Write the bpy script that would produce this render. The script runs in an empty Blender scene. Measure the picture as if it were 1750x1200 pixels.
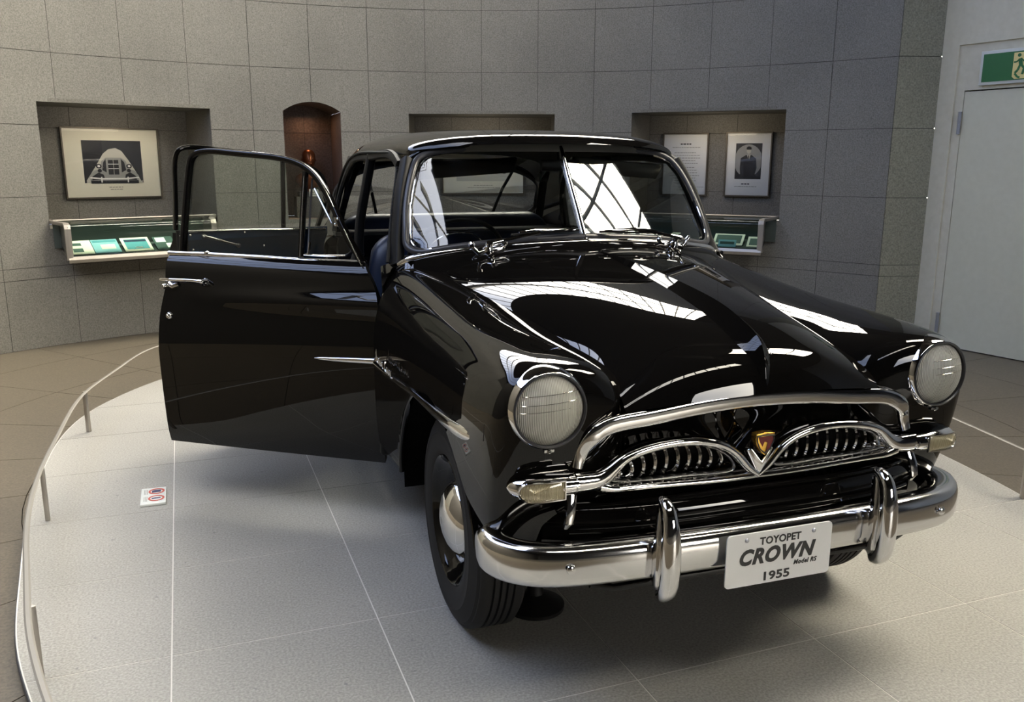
import bpy, bmesh, math, random
import numpy as np
from math import sin, cos, pi, radians, sqrt
from mathutils import Vector, Matrix

scn = bpy.context.scene
COL = scn.collection
random.seed(7)

# ------------------------------------------------------------------ camera
F, YAW, PITCH, ROLL = 1466.3774, 0.3287356, 0.21610104, 0.0026475776
CAM = np.array([-1.35141805, -2.50488555, 1.46526746])
cy_, sy_ = cos(YAW), sin(YAW)
fwd = np.array([sy_ * cos(PITCH), cy_ * cos(PITCH), -sin(PITCH)])
rt = np.array([cy_, -sy_, 0.0])
up = np.cross(rt, fwd)
r2 = rt * cos(ROLL) + up * sin(ROLL)
u2 = -rt * sin(ROLL) + up * cos(ROLL)
cd = bpy.data.cameras.new('camera')
cd.sensor_width = 36.0
cd.lens = 36.0 * F / 1750.0
cd.clip_start = 0.05
cam = bpy.data.objects.new('camera', cd)
M = Matrix.Identity(4)
for i in range(3):
    M[i][0], M[i][1], M[i][2], M[i][3] = r2[i], u2[i], -fwd[i], CAM[i]
cam.matrix_world = M
COL.objects.link(cam)
scn.camera = cam

# ------------------------------------------------------------------ sky, light, exposure
scn.view_settings.view_transform = 'Standard'
scn.view_settings.look = 'None'
scn.view_settings.gamma = 1.0
scn.view_settings.use_curve_mapping = False
scn.view_settings.exposure = 0.07
SKY = 30.0
world = bpy.data.worlds.new('world')
scn.world = world
world.use_nodes = True
wn_ = world.node_tree
wn_.nodes.clear()
_o = wn_.nodes.new('ShaderNodeOutputWorld')
_b = wn_.nodes.new('ShaderNodeBackground')
_t = wn_.nodes.new('ShaderNodeTexCoord')
# a bright hazy sky on the sun side (right), turning to plain blue on the other
SUNV = (0.86, 0.04, 0.50)
_d = wn_.nodes.new('ShaderNodeVectorMath'); _d.operation = 'DOT_PRODUCT'
_d.inputs[1].default_value = SUNV
_n = wn_.nodes.new('ShaderNodeTexNoise'); _n.inputs['Scale'].default_value = 2.2; _n.inputs['Detail'].default_value = 3
_a = wn_.nodes.new('ShaderNodeMath'); _a.operation = 'MULTIPLY_ADD'; _a.inputs[1].default_value = 0.35
wn_.links.new(_t.outputs['Generated'], _d.inputs[0]); wn_.links.new(_t.outputs['Generated'], _n.inputs['Vector'])
wn_.links.new(_n.outputs['Fac'], _a.inputs[0]); wn_.links.new(_d.outputs['Value'], _a.inputs[2])
_r = wn_.nodes.new('ShaderNodeValToRGB')
el = _r.color_ramp.elements
el[0].position = 0.10; el[0].color = (0.110, 0.135, 0.205, 1)
el[1].position = 1.0; el[1].color = (1.60, 1.47, 1.20, 1)
e = el.new(0.42); e.color = (0.27, 0.28, 0.31, 1)
wn_.links.new(_a.outputs[0], _r.inputs['Fac'])
wn_.links.new(_r.outputs['Color'], _b.inputs['Color'])
_b.inputs['Strength'].default_value = SKY
wn_.links.new(_b.outputs['Background'], _o.inputs['Surface'])
scn.cycles.max_bounces = 10
scn.cycles.diffuse_bounces = 5
scn.cycles.glossy_bounces = 5
scn.cycles.transparent_max_bounces = 16
scn.cycles.caustics_reflective = False
scn.cycles.caustics_refractive = False
scn.cycles.sample_clamp_indirect = 6.0

# ------------------------------------------------------------------ materials
def new_mat(name):
    m = bpy.data.materials.new(name)
    m.use_nodes = True
    return m, m.node_tree, m.node_tree.nodes['Principled BSDF']

def plain(name, col, rough=0.5, metal=0.0, coat=0.0, ior=1.5, spec=None):
    m, nt, p = new_mat(name)
    p.inputs['Base Color'].default_value = (*col, 1)
    p.inputs['Roughness'].default_value = rough
    p.inputs['Metallic'].default_value = metal
    p.inputs['Coat Weight'].default_value = coat
    p.inputs['IOR'].default_value = ior
    if spec is not None:
        p.inputs['Specular IOR Level'].default_value = spec
    return m

def speckle(name, c1, c2, scale, rough=0.6, c3=None, scale2=2.0, amount2=0.25, bump=0.0, contrast=(0.3, 0.7)):
    """granite like: fine noise between two colours, large soft variation, small dark flecks"""
    m, nt, p = new_mat(name)
    N, L = nt.nodes, nt.links
    tc = N.new('ShaderNodeTexCoord')
    n1 = N.new('ShaderNodeTexNoise'); n1.inputs['Scale'].default_value = scale; n1.inputs['Detail'].default_value = 3
    r = N.new('ShaderNodeValToRGB')
    r.color_ramp.elements[0].position = contrast[0]; r.color_ramp.elements[1].position = contrast[1]
    r.color_ramp.elements[0].color = (*c1, 1); r.color_ramp.elements[1].color = (*c2, 1)
    L.new(tc.outputs['Object'], n1.inputs['Vector']); L.new(n1.outputs['Fac'], r.inputs['Fac'])
    n2 = N.new('ShaderNodeTexNoise'); n2.inputs['Scale'].default_value = scale2; n2.inputs['Detail'].default_value = 4
    L.new(tc.outputs['Object'], n2.inputs['Vector'])
    mr = N.new('ShaderNodeMapRange'); mr.inputs['From Min'].default_value = 0.3; mr.inputs['From Max'].default_value = 0.7
    mr.inputs['To Min'].default_value = 1 - amount2; mr.inputs['To Max'].default_value = 1 + amount2 * 0.6
    L.new(n2.outputs['Fac'], mr.inputs['Value'])
    mx = N.new('ShaderNodeMix'); mx.data_type = 'RGBA'; mx.blend_type = 'MULTIPLY'; mx.inputs['Factor'].default_value = 1
    L.new(r.outputs['Color'], mx.inputs[6]); L.new(mr.outputs['Result'], mx.inputs[7])
    out = mx.outputs[2]
    if c3 is not None:
        n3 = N.new('ShaderNodeTexNoise'); n3.inputs['Scale'].default_value = scale * 0.28; n3.inputs['Detail'].default_value = 2
        L.new(tc.outputs['Object'], n3.inputs['Vector'])
        r3 = N.new('ShaderNodeValToRGB'); r3.color_ramp.elements[0].position = 0.70; r3.color_ramp.elements[1].position = 0.76
        L.new(n3.outputs['Fac'], r3.inputs['Fac'])
        m3 = N.new('ShaderNodeMix'); m3.data_type = 'RGBA'; L.new(r3.outputs['Color'], m3.inputs['Factor'])
        L.new(out, m3.inputs[6]); m3.inputs[7].default_value = (*c3, 1)
        out = m3.outputs[2]
    L.new(out, p.inputs['Base Color'])
    p.inputs['Roughness'].default_value = rough
    if bump > 0:
        b = N.new('ShaderNodeBump'); b.inputs['Strength'].default_value = bump; b.inputs['Distance'].default_value = 0.002
        L.new(n1.outputs['Fac'], b.inputs['Height']); L.new(b.outputs['Normal'], p.inputs['Normal'])
    return m

def glass_mat(name, tint=(1, 1, 1), ior=1.52, rough=0.0, boost=1.0):
    m, nt, p = new_mat(name)
    N, L = nt.nodes, nt.links
    N.remove(p)
    out = N['Material Output']
    tr = N.new('ShaderNodeBsdfTransparent'); tr.inputs['Color'].default_value = (*tint, 1)
    gl = N.new('ShaderNodeBsdfGlossy'); gl.inputs['Roughness'].default_value = rough
    fr = N.new('ShaderNodeFresnel'); fr.inputs['IOR'].default_value = ior
    mu = N.new('ShaderNodeMath'); mu.operation = 'MULTIPLY'; mu.inputs[1].default_value = boost; mu.use_clamp = True
    ms = N.new('ShaderNodeMixShader')
    L.new(fr.outputs['Fac'], mu.inputs[0]); L.new(mu.outputs[0], ms.inputs['Fac'])
    L.new(tr.outputs[0], ms.inputs[1]); L.new(gl.outputs[0], ms.inputs[2]); L.new(ms.outputs[0], out.inputs['Surface'])
    return m

M_ = {}
M_['paint'] = plain('black_gloss_paint', (0.0035, 0.0032, 0.003), 0.3, 0, 1.0, 1.5, 0.0)
M_['paint'].node_tree.nodes['Principled BSDF'].inputs['Coat Roughness'].default_value = 0.012
M_['paint'].node_tree.nodes['Principled BSDF'].inputs['Coat IOR'].default_value = 1.42
M_['black'] = plain('satin_black', (0.006, 0.006, 0.006), 0.5, spec=0.25)
M_['cavity'] = plain('dark_cavity', (0.003, 0.003, 0.003), 0.8, spec=0.1)
M_['rubber'] = plain('tyre_rubber', (0.014, 0.0135, 0.013), 0.72, spec=0.3)
M_['gasket'] = plain('gasket_rubber', (0.03, 0.03, 0.034), 0.32)
M_['chrome'] = plain('chrome', (0.80, 0.79, 0.78), 0.055, 1.0)
M_['dullchrome'] = plain('dull_chrome', (0.50, 0.50, 0.49), 0.22, 1.0)
M_['brushed'] = plain('bumper_chrome', (0.72, 0.71, 0.70), 0.11, 1.0)
M_['steel'] = plain('brushed_steel', (0.46, 0.43, 0.39), 0.42, 1.0)
M_['reflector'] = plain('lamp_reflector', (0.95, 0.93, 0.86), 0.10, 1.0)
M_['leather'] = plain('navy_leather', (0.008, 0.016, 0.042), 0.38)
M_['trim'] = plain('navy_trim', (0.003, 0.016, 0.040), 0.45, spec=0.2)
M_['lining'] = plain('roof_lining', (0.09, 0.085, 0.07), 0.9)
M_['glass'] = glass_mat('window_glass', (0.90, 0.92, 0.90), 1.50, 0, 0.6)
M_['rearglass'] = glass_mat('rear_window_glass', (0.92, 0.94, 0.92), 1.45, 0, 0.5)
M_['wsglass'] = glass_mat('windscreen_glass', (0.88, 0.91, 0.89), 1.55, 0, 1.5)
M_['caseglass'] = glass_mat('case_glass', (0.80, 0.92, 0.86), 1.5, 0, 1.1)
M_['picglass'] = glass_mat('picture_glass', (1, 1, 1), 1.45, 0, 0.7)
M_['wall'] = speckle('grey_granite', (0.120, 0.115, 0.100), (0.224, 0.216, 0.190), 105, 0.62, None, 1.2, 0.14, 0.25)
M_['mortar'] = plain('dark_joint', (0.05, 0.047, 0.04), 0.9)
M_['wallend'] = speckle('olive_granite', (0.170, 0.165, 0.122), (0.31, 0.30, 0.23), 80, 0.65, None, 1.5, 0.10, 0.2)
M_['niche'] = speckle('niche_granite', (0.105, 0.098, 0.083), (0.20, 0.19, 0.165), 100, 0.65, None, 1.5, 0.10, 0.2)
M_['archst'] = speckle('brown_niche_granite', (0.085, 0.062, 0.048), (0.16, 0.115, 0.088), 60, 0.65, None, 1.5, 0.15, 0.2)
M_['platform'] = speckle('pale_granite', (0.24, 0.232, 0.21), (0.40, 0.388, 0.355), 130, 0.45, (0.20, 0.20, 0.19), 1.1, 0.13, 0.15)
M_['platjoint'] = plain('pale_grout', (0.66, 0.64, 0.60), 0.7)
M_['platedge'] = plain('platform_edge_band', (0.05, 0.055, 0.07), 0.5)
M_['floor'] = speckle('brown_granite_floor', (0.062, 0.051, 0.036), (0.120, 0.100, 0.073), 110, 0.42, None, 0.9, 0.12, 0.1)
M_['floorjoint'] = plain('floor_grout', (0.055, 0.048, 0.038), 0.8)
M_['plaster'] = speckle('grey_plaster', (0.61, 0.58, 0.46), (0.66, 0.63, 0.51), 20, 0.7, None, 1.0, 0.04)
M_['doorpaint'] = speckle('grey_green_door_paint', (0.60, 0.585, 0.455), (0.63, 0.615, 0.485), 20, 0.5, None, 1.0, 0.03)
M_['ceiling'] = plain('ceiling_panel', (0.035, 0.03, 0.025), 0.8)
M_['hallwall'] = plain('dark_hall_wall', (0.035, 0.032, 0.028), 0.8)
M_['mullion'] = plain('skylight_frame', (0.12, 0.12, 0.12), 0.5)
M_['paper'] = plain('cream_paper', (0.86, 0.82, 0.66), 0.7)
M_['railsteel'] = plain('dull_rail_steel', (0.27, 0.255, 0.23), 0.5, 0.6)
M_['paperw'] = plain('white_paper', (0.86, 0.86, 0.82), 0.7)
M_['ink'] = plain('black_print', (0.012, 0.013, 0.018), 0.6)
M_['inkgrey'] = plain('grey_print', (0.30, 0.29, 0.25), 0.7)
M_['picgrey'] = plain('mid_grey_print', (0.33, 0.33, 0.31), 0.6)
M_['piclight'] = plain('light_grey_print', (0.55, 0.54, 0.47), 0.6)
M_['frame'] = plain('bronze_frame', (0.10, 0.085, 0.065), 0.4, 0.6)
M_['teal'] = plain('teal_print', (0.08, 0.33, 0.36), 0.6)
M_['sky_print'] = plain('pale_blue_print', (0.25, 0.50, 0.55), 0.6)
M_['darkgreen'] = plain('dark_green_print', (0.03, 0.07, 0.055), 0.6)
M_['caselining'] = plain('case_lining', (0.06, 0.075, 0.065), 0.8)
M_['bronze'] = plain('bronze', (0.20, 0.07, 0.03), 0.33, 0.8)
M_['plate'] = plain('plate_white', (0.74, 0.74, 0.73), 0.35)
M_['platetext'] = plain('plate_black', (0.02, 0.02, 0.02), 0.4)
M_['green'] = plain('sign_green', (0.008, 0.13, 0.035), 0.35)
M_['signwhite'] = plain('sign_frame_white', (0.60, 0.62, 0.58), 0.4)
M_['signcream'] = plain('sign_cream', (0.78, 0.66, 0.27), 0.4)
M_['hinge'] = plain('hinge_steel', (0.38, 0.39, 0.42), 0.35, 0.7)
M_['red'] = plain('sign_red', (0.60, 0.09, 0.06), 0.4)
M_['navyprint'] = plain('sign_navy', (0.03, 0.03, 0.10), 0.4)
M_['gold'] = plain('badge_gold', (0.85, 0.50, 0.10), 0.2, 0.9)
M_['maroon'] = plain('badge_maroon', (0.12, 0.008, 0.01), 0.2, 0.0, 1.0)
M_['whitetile'] = plain('sign_tile_white', (0.72, 0.74, 0.70), 0.35)

def lamp_lens():
    m, nt, p = new_mat('lamp_lens_glass')
    N, L = nt.nodes, nt.links
    N.remove(p)
    out = N['Material Output']
    tc = N.new('ShaderNodeTexCoord')
    w = N.new('ShaderNodeTexWave'); w.wave_type = 'BANDS'; w.bands_direction = 'X'
    w.inputs['Scale'].default_value = 75; w.inputs['Distortion'].default_value = 0.6
    L.new(tc.outputs['Object'], w.inputs['Vector'])
    b = N.new('ShaderNodeBump'); b.inputs['Strength'].default_value = 0.6; b.inputs['Distance'].default_value = 0.003
    L.new(w.outputs['Fac'], b.inputs['Height'])
    gl = N.new('ShaderNodeBsdfGlossy'); gl.inputs['Roughness'].default_value = 0.05
    rf = N.new('ShaderNodeBsdfRefraction'); rf.inputs['IOR'].default_value = 1.25; rf.inputs['Roughness'].default_value = 0.08
    rf.inputs['Color'].default_value = (0.97, 0.96, 0.90, 1)
    tr = N.new('ShaderNodeBsdfTransparent'); tr.inputs['Color'].default_value = (0.95, 0.94, 0.88, 1)
    df = N.new('ShaderNodeBsdfDiffuse'); df.inputs['Color'].default_value = (0.97, 0.95, 0.84, 1)  # cream share puts the reflector's brightness into the lens colour
    mw = N.new('ShaderNodeMapRange'); mw.inputs['To Min'].default_value = 0.34; mw.inputs['To Max'].default_value = 0.62
    L.new(w.outputs['Fac'], mw.inputs['Value'])
    for s in (gl, rf, df):
        L.new(b.outputs['Normal'], s.inputs['Normal'])
    fr = N.new('ShaderNodeFresnel'); fr.inputs['IOR'].default_value = 1.5
    L.new(b.outputs['Normal'], fr.inputs['Normal'])
    m1 = N.new('ShaderNodeMixShader'); m1.inputs['Fac'].default_value = 1.0
    m2 = N.new('ShaderNodeMixShader'); m2.inputs['Fac'].default_value = 0.42
    m3 = N.new('ShaderNodeMixShader')
    L.new(rf.outputs[0], m1.inputs[1]); L.new(tr.outputs[0], m1.inputs[2])
    L.new(mw.outputs['Result'], m2.inputs['Fac'])
    L.new(m1.outputs[0], m2.inputs[1]); L.new(df.outputs[0], m2.inputs[2])
    L.new(fr.outputs['Fac'], m3.inputs['Fac']); L.new(m2.outputs[0], m3.inputs[1]); L.new(gl.outputs[0], m3.inputs[2])
    L.new(m3.outputs[0], out.inputs['Surface'])
    return m
M_['lens'] = lamp_lens()

def amber_lens():
    m, nt, p = new_mat('signal_lens')
    N, L = nt.nodes, nt.links
    tc = N.new('ShaderNodeTexCoord')
    w = N.new('ShaderNodeTexWave'); w.wave_type = 'BANDS'; w.bands_direction = 'X'; w.inputs['Scale'].default_value = 100
    L.new(tc.outputs['Object'], w.inputs['Vector'])
    r = N.new('ShaderNodeValToRGB')
    r.color_ramp.elements[0].color = (0.20, 0.165, 0.085, 1); r.color_ramp.elements[1].color = (0.62, 0.55, 0.36, 1)
    L.new(w.outputs['Fac'], r.inputs['Fac']); L.new(r.outputs['Color'], p.inputs['Base Color'])
    b = N.new('ShaderNodeBump'); b.inputs['Strength'].default_value = 0.5; b.inputs['Distance'].default_value = 0.002
    L.new(w.outputs['Fac'], b.inputs['Height']); L.new(b.outputs['Normal'], p.inputs['Normal'])
    p.inputs['Roughness'].default_value = 0.12; p.inputs['Metallic'].default_value = 0.35; p.inputs['Coat Weight'].default_value = 1.0
    return m
M_['amber'] = amber_lens()

# ------------------------------------------------------------------ geometry helpers
ORG = {}

def V(*a):
    return np.array(a, float)

def tag(o, label=None, cat=None, group=None, kind=None):
    if label: o['label'] = label
    if cat: o['category'] = cat
    if group: o['group'] = group
    if kind: o['kind'] = kind
    return o

def thing(name, label, cat, loc, group=None):
    o = bpy.data.objects.new(name, None)
    COL.objects.link(o)
    o.location = loc
    o.empty_display_size = 0.1
    ORG[o.name] = V(*loc)
    return tag(o, label, cat, group)

class MB:
    def __init__(s):
        s.v = []; s.f = []; s.m = []
    def add(s, vs, fs, mi=0):
        b = len(s.v)
        s.v.extend([tuple(map(float, p)) for p in vs])
        s.f.extend([tuple(int(i) + b for i in f) for f in fs])
        s.m.extend([mi] * len(fs))
    def box(s, c, h, R=None, mi=0):
        """centre, half sizes, R = 3 column axes"""
        R = np.eye(3) if R is None else np.array(R)
        vs = [V(*c) + R @ (V(a, b, d) * h) for a in (-1, 1) for b in (-1, 1) for d in (-1, 1)]
        s.add(vs, [(0, 1, 3, 2), (4, 6, 7, 5), (0, 4, 5, 1), (2, 3, 7, 6), (0, 2, 6, 4), (1, 5, 7, 3)], mi)
    def grid(s, P, closeu=False, closev=False, mi=0, flip=False):
        P = np.asarray(P, float); nu, nv = P.shape[:2]
        fs = []
        for i in range(nu if closeu else nu - 1):
            for j in range(nv if closev else nv - 1):
                i2, j2 = (i + 1) % nu, (j + 1) % nv
                q = (i * nv + j, i2 * nv + j, i2 * nv + j2, i * nv + j2)
                fs.append(q[::-1] if flip else q)
        s.add(P.reshape(-1, 3), fs, mi)
    def slab(s, pts, n, t, mi=0):
        """polygon pts (list of 3d), extruded by -n*t"""
        pts = [V(*p) for p in pts]; n = V(*n); k = len(pts)
        vs = pts + [p - n * t for p in pts]
        s.add(vs, [tuple(range(k)), tuple(range(2 * k - 1, k - 1, -1))] + [(i, i + k, (i + 1) % k + k, (i + 1) % k) for i in range(k)], mi)
    def bar(s, path, a, b, N=(0, -1, 0), n=12, closed=False, ex=2.0, mi=0, caps=True):
        """sweep of a superellipse; a = half width across (in plane perpendicular to N), b = half size along N"""
        path = [V(*p) for p in path]; k = len(path)
        a = [a] * k if np.isscalar(a) else list(a); b = [b] * k if np.isscalar(b) else list(b)
        rings = []
        for i, p in enumerate(path):
            if closed: t = path[(i + 1) % k] - path[i - 1]
            else: t = path[min(i + 1, k - 1)] - path[max(i - 1, 0)]
            t = t / (np.linalg.norm(t) + 1e-12)
            N_ = V(*(N[i] if isinstance(N, list) else N))
            sd = np.cross(t, N_); sd /= (np.linalg.norm(sd) + 1e-12)
            nn = np.cross(sd, t)
            ring = []
            for q in range(n):
                th = 2 * pi * q / n
                c, d = cos(th), sin(th)
                c = math.copysign(abs(c) ** (2 / ex), c); d = math.copysign(abs(d) ** (2 / ex), d)
                ring.append(p + sd * a[i] * c + nn * b[i] * d)
            rings.append(ring)
        base = len(s.v)
        s.grid(rings, closeu=closed, closev=True, mi=mi)
        if not closed and caps:
            s.f.append(tuple(base + q for q in range(n))[::-1]); s.m.append(mi)
            s.f.append(tuple(base + (k - 1) * n + q for q in range(n))); s.m.append(mi)
    def lathe(s, prof, c, ax, n=48, mi=0, ref=None):
        """prof: list of (r, h) ; h along ax"""
        ax = V(*ax) / np.linalg.norm(ax)
        ref = V(0, 0, 1) if ref is None else V(*ref)
        if abs(ax @ ref) > .95: ref = V(1, 0, 0)
        e1 = np.cross(ref, ax); e1 /= np.linalg.norm(e1); e2 = np.cross(ax, e1)
        P = [[V(*c) + ax * h + (e1 * cos(2 * pi * q / n) + e2 * sin(2 * pi * q / n)) * r for q in range(n)] for r, h in prof]
        s.grid(P, closev=True, mi=mi)
    def mirror(s):
        b = len(s.v)
        s.v += [(-x, y, z) for x, y, z in s.v[:b]]
        nf = len(s.f)
        s.f += [tuple(i + b for i in f)[::-1] for f in s.f[:nf]]
        s.m += s.m[:nf]
    def xform(s, fn):
        s.v = [tuple(map(float, fn(V(*p)))) for p in s.v]
    def build(s, name, mats, parent=None, smooth=False, angle=40, label=None, solid=0, bevel=0, merge=0):
        me = bpy.data.meshes.new(name)
        org = ORG.get(parent.name, V(0, 0, 0)) if parent is not None else V(0, 0, 0)
        vs = (np.array(s.v) - org).tolist()
        me.from_pydata(vs, [], s.f)
        if not isinstance(mats, (list, tuple)): mats = [mats]
        for m in mats: me.materials.append(M_[m])
        if len(mats) > 1: me.polygons.foreach_set('material_index', s.m)
        bm = bmesh.new(); bm.from_mesh(me)
        if merge: bmesh.ops.remove_doubles(bm, verts=bm.verts, dist=merge)
        bmesh.ops.recalc_face_normals(bm, faces=bm.faces)
        bm.to_mesh(me); bm.free()
        if smooth:
            me.polygons.foreach_set('use_smooth', [True] * len(me.polygons))
            try: me.set_sharp_from_angle(angle=radians(angle))
            except Exception: pass
        me.update()
        o = bpy.data.objects.new(name, me)
        COL.objects.link(o)
        if parent is not None:
            o.parent = parent
            ORG[o.name] = org
        if solid:
            md = o.modifiers.new('thick', 'SOLIDIFY'); md.thickness = abs(solid); md.offset = -1 if solid > 0 else 1
        if bevel:
            md = o.modifiers.new('bevel', 'BEVEL'); md.width = bevel; md.segments = 3; md.limit_method = 'ANGLE'
            me.polygons.foreach_set('use_smooth', [True] * len(me.polygons))
        if label: o['label'] = label
        return o

def nspline(t, P, tq):
    """natural cubic spline through P (k,d) at knots t, evaluated at tq"""
    t = np.asarray(t, float); P = np.asarray(P, float); k = len(t)
    if k == 2:
        w = ((tq - t[0]) / (t[1] - t[0]))[:, None]
        return P[0] * (1 - w) + P[1] * w
    h = np.diff(t)
    A = np.zeros((k, k)); B = np.zeros_like(P)
    A[0, 0] = A[-1, -1] = 1
    for i in range(1, k - 1):
        A[i, i - 1] = h[i - 1]; A[i, i] = 2 * (h[i - 1] + h[i]); A[i, i + 1] = h[i]
        B[i] = 6 * ((P[i + 1] - P[i]) / h[i] - (P[i] - P[i - 1]) / h[i - 1])
    m = np.linalg.solve(A, B)
    idx = np.clip(np.searchsorted(t, tq, side='right') - 1, 0, k - 2)
    a, b = t[idx], t[idx + 1]; hh = (b - a)[:, None]
    u = ((b - tq))[:, None]; w = ((tq - a))[:, None]
    return m[idx] * u ** 3 / (6 * hh) + m[idx + 1] * w ** 3 / (6 * hh) + (P[idx] / hh - m[idx] * hh / 6) * u + (P[idx + 1] / hh - m[idx + 1] * hh / 6) * w

def chord(P):
    P = np.asarray(P, float)
    d = np.sqrt((np.diff(P, axis=0) ** 2).sum(1)) ** 0.75
    t = np.r_[0, np.cumsum(d)]
    return t / t[-1]

def curve(P, n):
    P = np.asarray(P, float)
    return nspline(chord(P), P, np.linspace(0, 1, n))

def surf(rows, nu, nv):
    """rows (ku, kv, 3) -> smooth grid nu x nv"""
    R = np.asarray(rows, float)
    tv = np.mean([chord(r) for r in R], axis=0)
    tu = np.mean([chord(R[:, j]) for j in range(R.shape[1])], axis=0)
    A = np.array([nspline(tv, r, np.linspace(0, 1, nv)) for r in R])
    return np.array([nspline(tu, A[:, j], np.linspace(0, 1, nu)) for j in range(nv)]).transpose(1, 0, 2)

def sel(th, n):
    c, s = cos(th), sin(th)
    return math.copysign(abs(c) ** (2 / n), c), math.copysign(abs(s) ** (2 / n), s)

# ================================================================== THE ROOM
WCX, WCY, WR = -0.30273, 1.28418, 4.73342
ZJ1, TH, GAP2 = 2.31263, 0.56292, 0.09535
PHI, SA = 1.25677148, 0.11438298
FLZ = -0.04
WC = V(WCX, WCY, 0)

def wp(a, r, z):
    return V(WCX + r * cos(a), WCY + r * sin(a), z)

# floor
mb = MB()
mb.slab([(-12, -12, FLZ - .012), (12, -12, FLZ - .012), (12, 9, FLZ - .012), (-12, 9, FLZ - .012)], (0, 0, 1), .1)
floor = mb.build('floor', 'floorjoint')
tag(floor, 'brown granite museum floor laid in rings around the pale platform', kind='structure')
# radial paving tiles
PC = V(0.0, 1.85, 0)
SEC = radians(13.333)
rings_r = [1.47, 2.27, 3.07, 3.87, 4.67, 5.47, 6.27]
joint = 0.0022
cnt = 0
for k in range(len(rings_r) - 1):
    for s in range(27):
        a0 = radians(-4.0) + s * SEC; a1 = a0 + SEC
        r0, r1 = rings_r[k] + joint, rings_r[k + 1] - joint
        am = (a0 + a1) / 2
        ctr = PC + V(cos(am), sin(am), 0) * (r0 + r1) / 2
        if ctr[1] < -4.2 or np.linalg.norm(ctr - WC) > WR + .45: continue
        dd = joint / ((r0 + r1) / 2)
        pts = [PC + V(r0 * cos(a), r0 * sin(a), FLZ) for a in np.linspace(a0 + dd, a1 - dd, 4)] + \
              [PC + V(r1 * cos(a), r1 * sin(a), FLZ) for a in np.linspace(a1 - dd, a0 + dd, 4)]
        mb = MB(); mb.slab(pts, (0, 0, 1), .011)
        mb.build('floor_tile', 'floor', floor)
        cnt += 1

# ---- niches: (centre angle, half width u, z0, z1, depth, kind)
HC = WR * cos(radians(8.5))
NICHES = [dict(am=radians(111.2), ha=radians(8.48), z0=0.925, z1=1.931, d=.60, k='rect'),
          dict(am=radians(72.0), ha=radians(8.60), z0=0.925, z1=1.925, d=.60, k='rect'),
          dict(am=radians(45.8), ha=radians(8.62), z0=0.925, z1=1.932, d=.60, k='rect'),
          dict(am=radians(91.65), ha=radians(3.23), z0=0.93, z1=1.930, d=.62, k='arch')]

def niche_top(n, a):
    if n['k'] == 'rect': return n['z1']
    u = (a - n['am']) / n['ha']
    Rr = (1 + (.088 / .267) ** 2) / (2 * (.088 / .267))
    return n['z1'] + .267 * (sqrt(max(Rr ** 2 - u ** 2, 0)) - (Rr - .088 / .267))

# back wall mortar surface (with openings) and tiles
A0, A1 = radians(26.14), radians(158)
ZT = 4.40
zb = [FLZ]
zlist = [ZJ1 - 3 * TH - GAP2, ZJ1 - 3 * TH, ZJ1 - 2 * TH, ZJ1 - TH, ZJ1, ZJ1 + TH, ZJ1 + 2 * TH, ZJ1 + 3 * TH, ZT]
zb += zlist

def intervals(zlo, zhi, a):
    """solid intervals of the wall at angle a between zlo, zhi"""
    for n in NICHES:
        if abs(a - n['am']) < n['ha'] - 1e-6:
            t = niche_top(n, a)
            out = []
            if n['z0'] > zlo + .004: out.append((zlo, min(zhi, n['z0']), n))
            else: out.append(None)
            if t < zhi - .004: out.append((max(zlo, t), zhi, n))
            else: out.append(None)
            return out, n
    return [(zlo, zhi, None)], None

def wall_piece(a0, a1, zlo, zhi, r, t, g=0.0022):
    """one granite slab (possibly notched by a niche): curved front at r, thickness t"""
    mb = MB()
    a0 += g / WR; a1 -= g / WR; zlo += g; zhi -= g
    br = [a0, a1]
    for n in NICHES:
        for s in (-1, 1):
            e = n['am'] + s * n['ha']
            if a0 < e < a1: br.append(e)
    br = sorted(br)
    for i in range(len(br) - 1):
        m = (br[i] + br[i + 1]) / 2
        iv, n = intervals(zlo, zhi, m)
        arch = n is not None and n['k'] == 'arch'
        steps = 8 if arch else 3
        aa = np.linspace(br[i], br[i + 1], steps + 1)
        for w, seg in enumerate(iv):
            if seg is None: continue
            lo, hi, nn = seg
            P = []
            for a in aa:
                l, h = lo, hi
                if nn is not None and w == 1:
                    l = max(zlo, niche_top(nn, np.clip(a, nn['am'] - nn['ha'], nn['am'] + nn['ha'])))
                if h - l < .003: h = l + .003
                P.append([wp(a, r + t, l), wp(a, r, l), wp(a, r, h), wp(a, r + t, h)])
            b = len(mb.v)
            mb.grid(P, closev=True)
            mb.f.append((b, b + 1, b + 2, b + 3)); mb.m.append(0)
            k = b + 4 * steps
            mb.f.append((k + 3, k + 2, k + 1, k)); mb.m.append(0)
    return mb

mb = MB()
acuts = sorted([A0] + [n['am'] + s * n['ha'] for n in NICHES for s in (-1, 1)] + list(np.arange(radians(125), A1, radians(10))) + [A1])
for i in range(len(acuts) - 1):
    pm = wall_piece(acuts[i], acuts[i + 1], FLZ, ZT, WR + .006, .02, 0)
    mb.add(pm.v, pm.f)
wallb = mb.build('wall_back', 'mortar')
tag(wallb, 'curved grey granite wall with lit niches behind the car', kind='structure')
k0 = int(math.floor((A0 - PHI) / SA)); k1 = int(math.ceil((A1 - PHI) / SA))
ntile = 0
for k in range(k0, k1 + 1):
    a0, a1 = PHI + k * SA, PHI + (k + 1) * SA
    a0 = max(a0, A0); a1 = min(a1, A1)
    if a1 - a0 < .01: continue
    for j in range(len(zb) - 1):
        mbt = wall_piece(a0, a1, zb[j], zb[j + 1], WR, .016)
        if not mbt.v: continue
        if k * SA + PHI > radians(135) and j > 5: continue
        mbt.build('stone_tile', 'wall', wallb, smooth=False)
        ntile += 1

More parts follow.
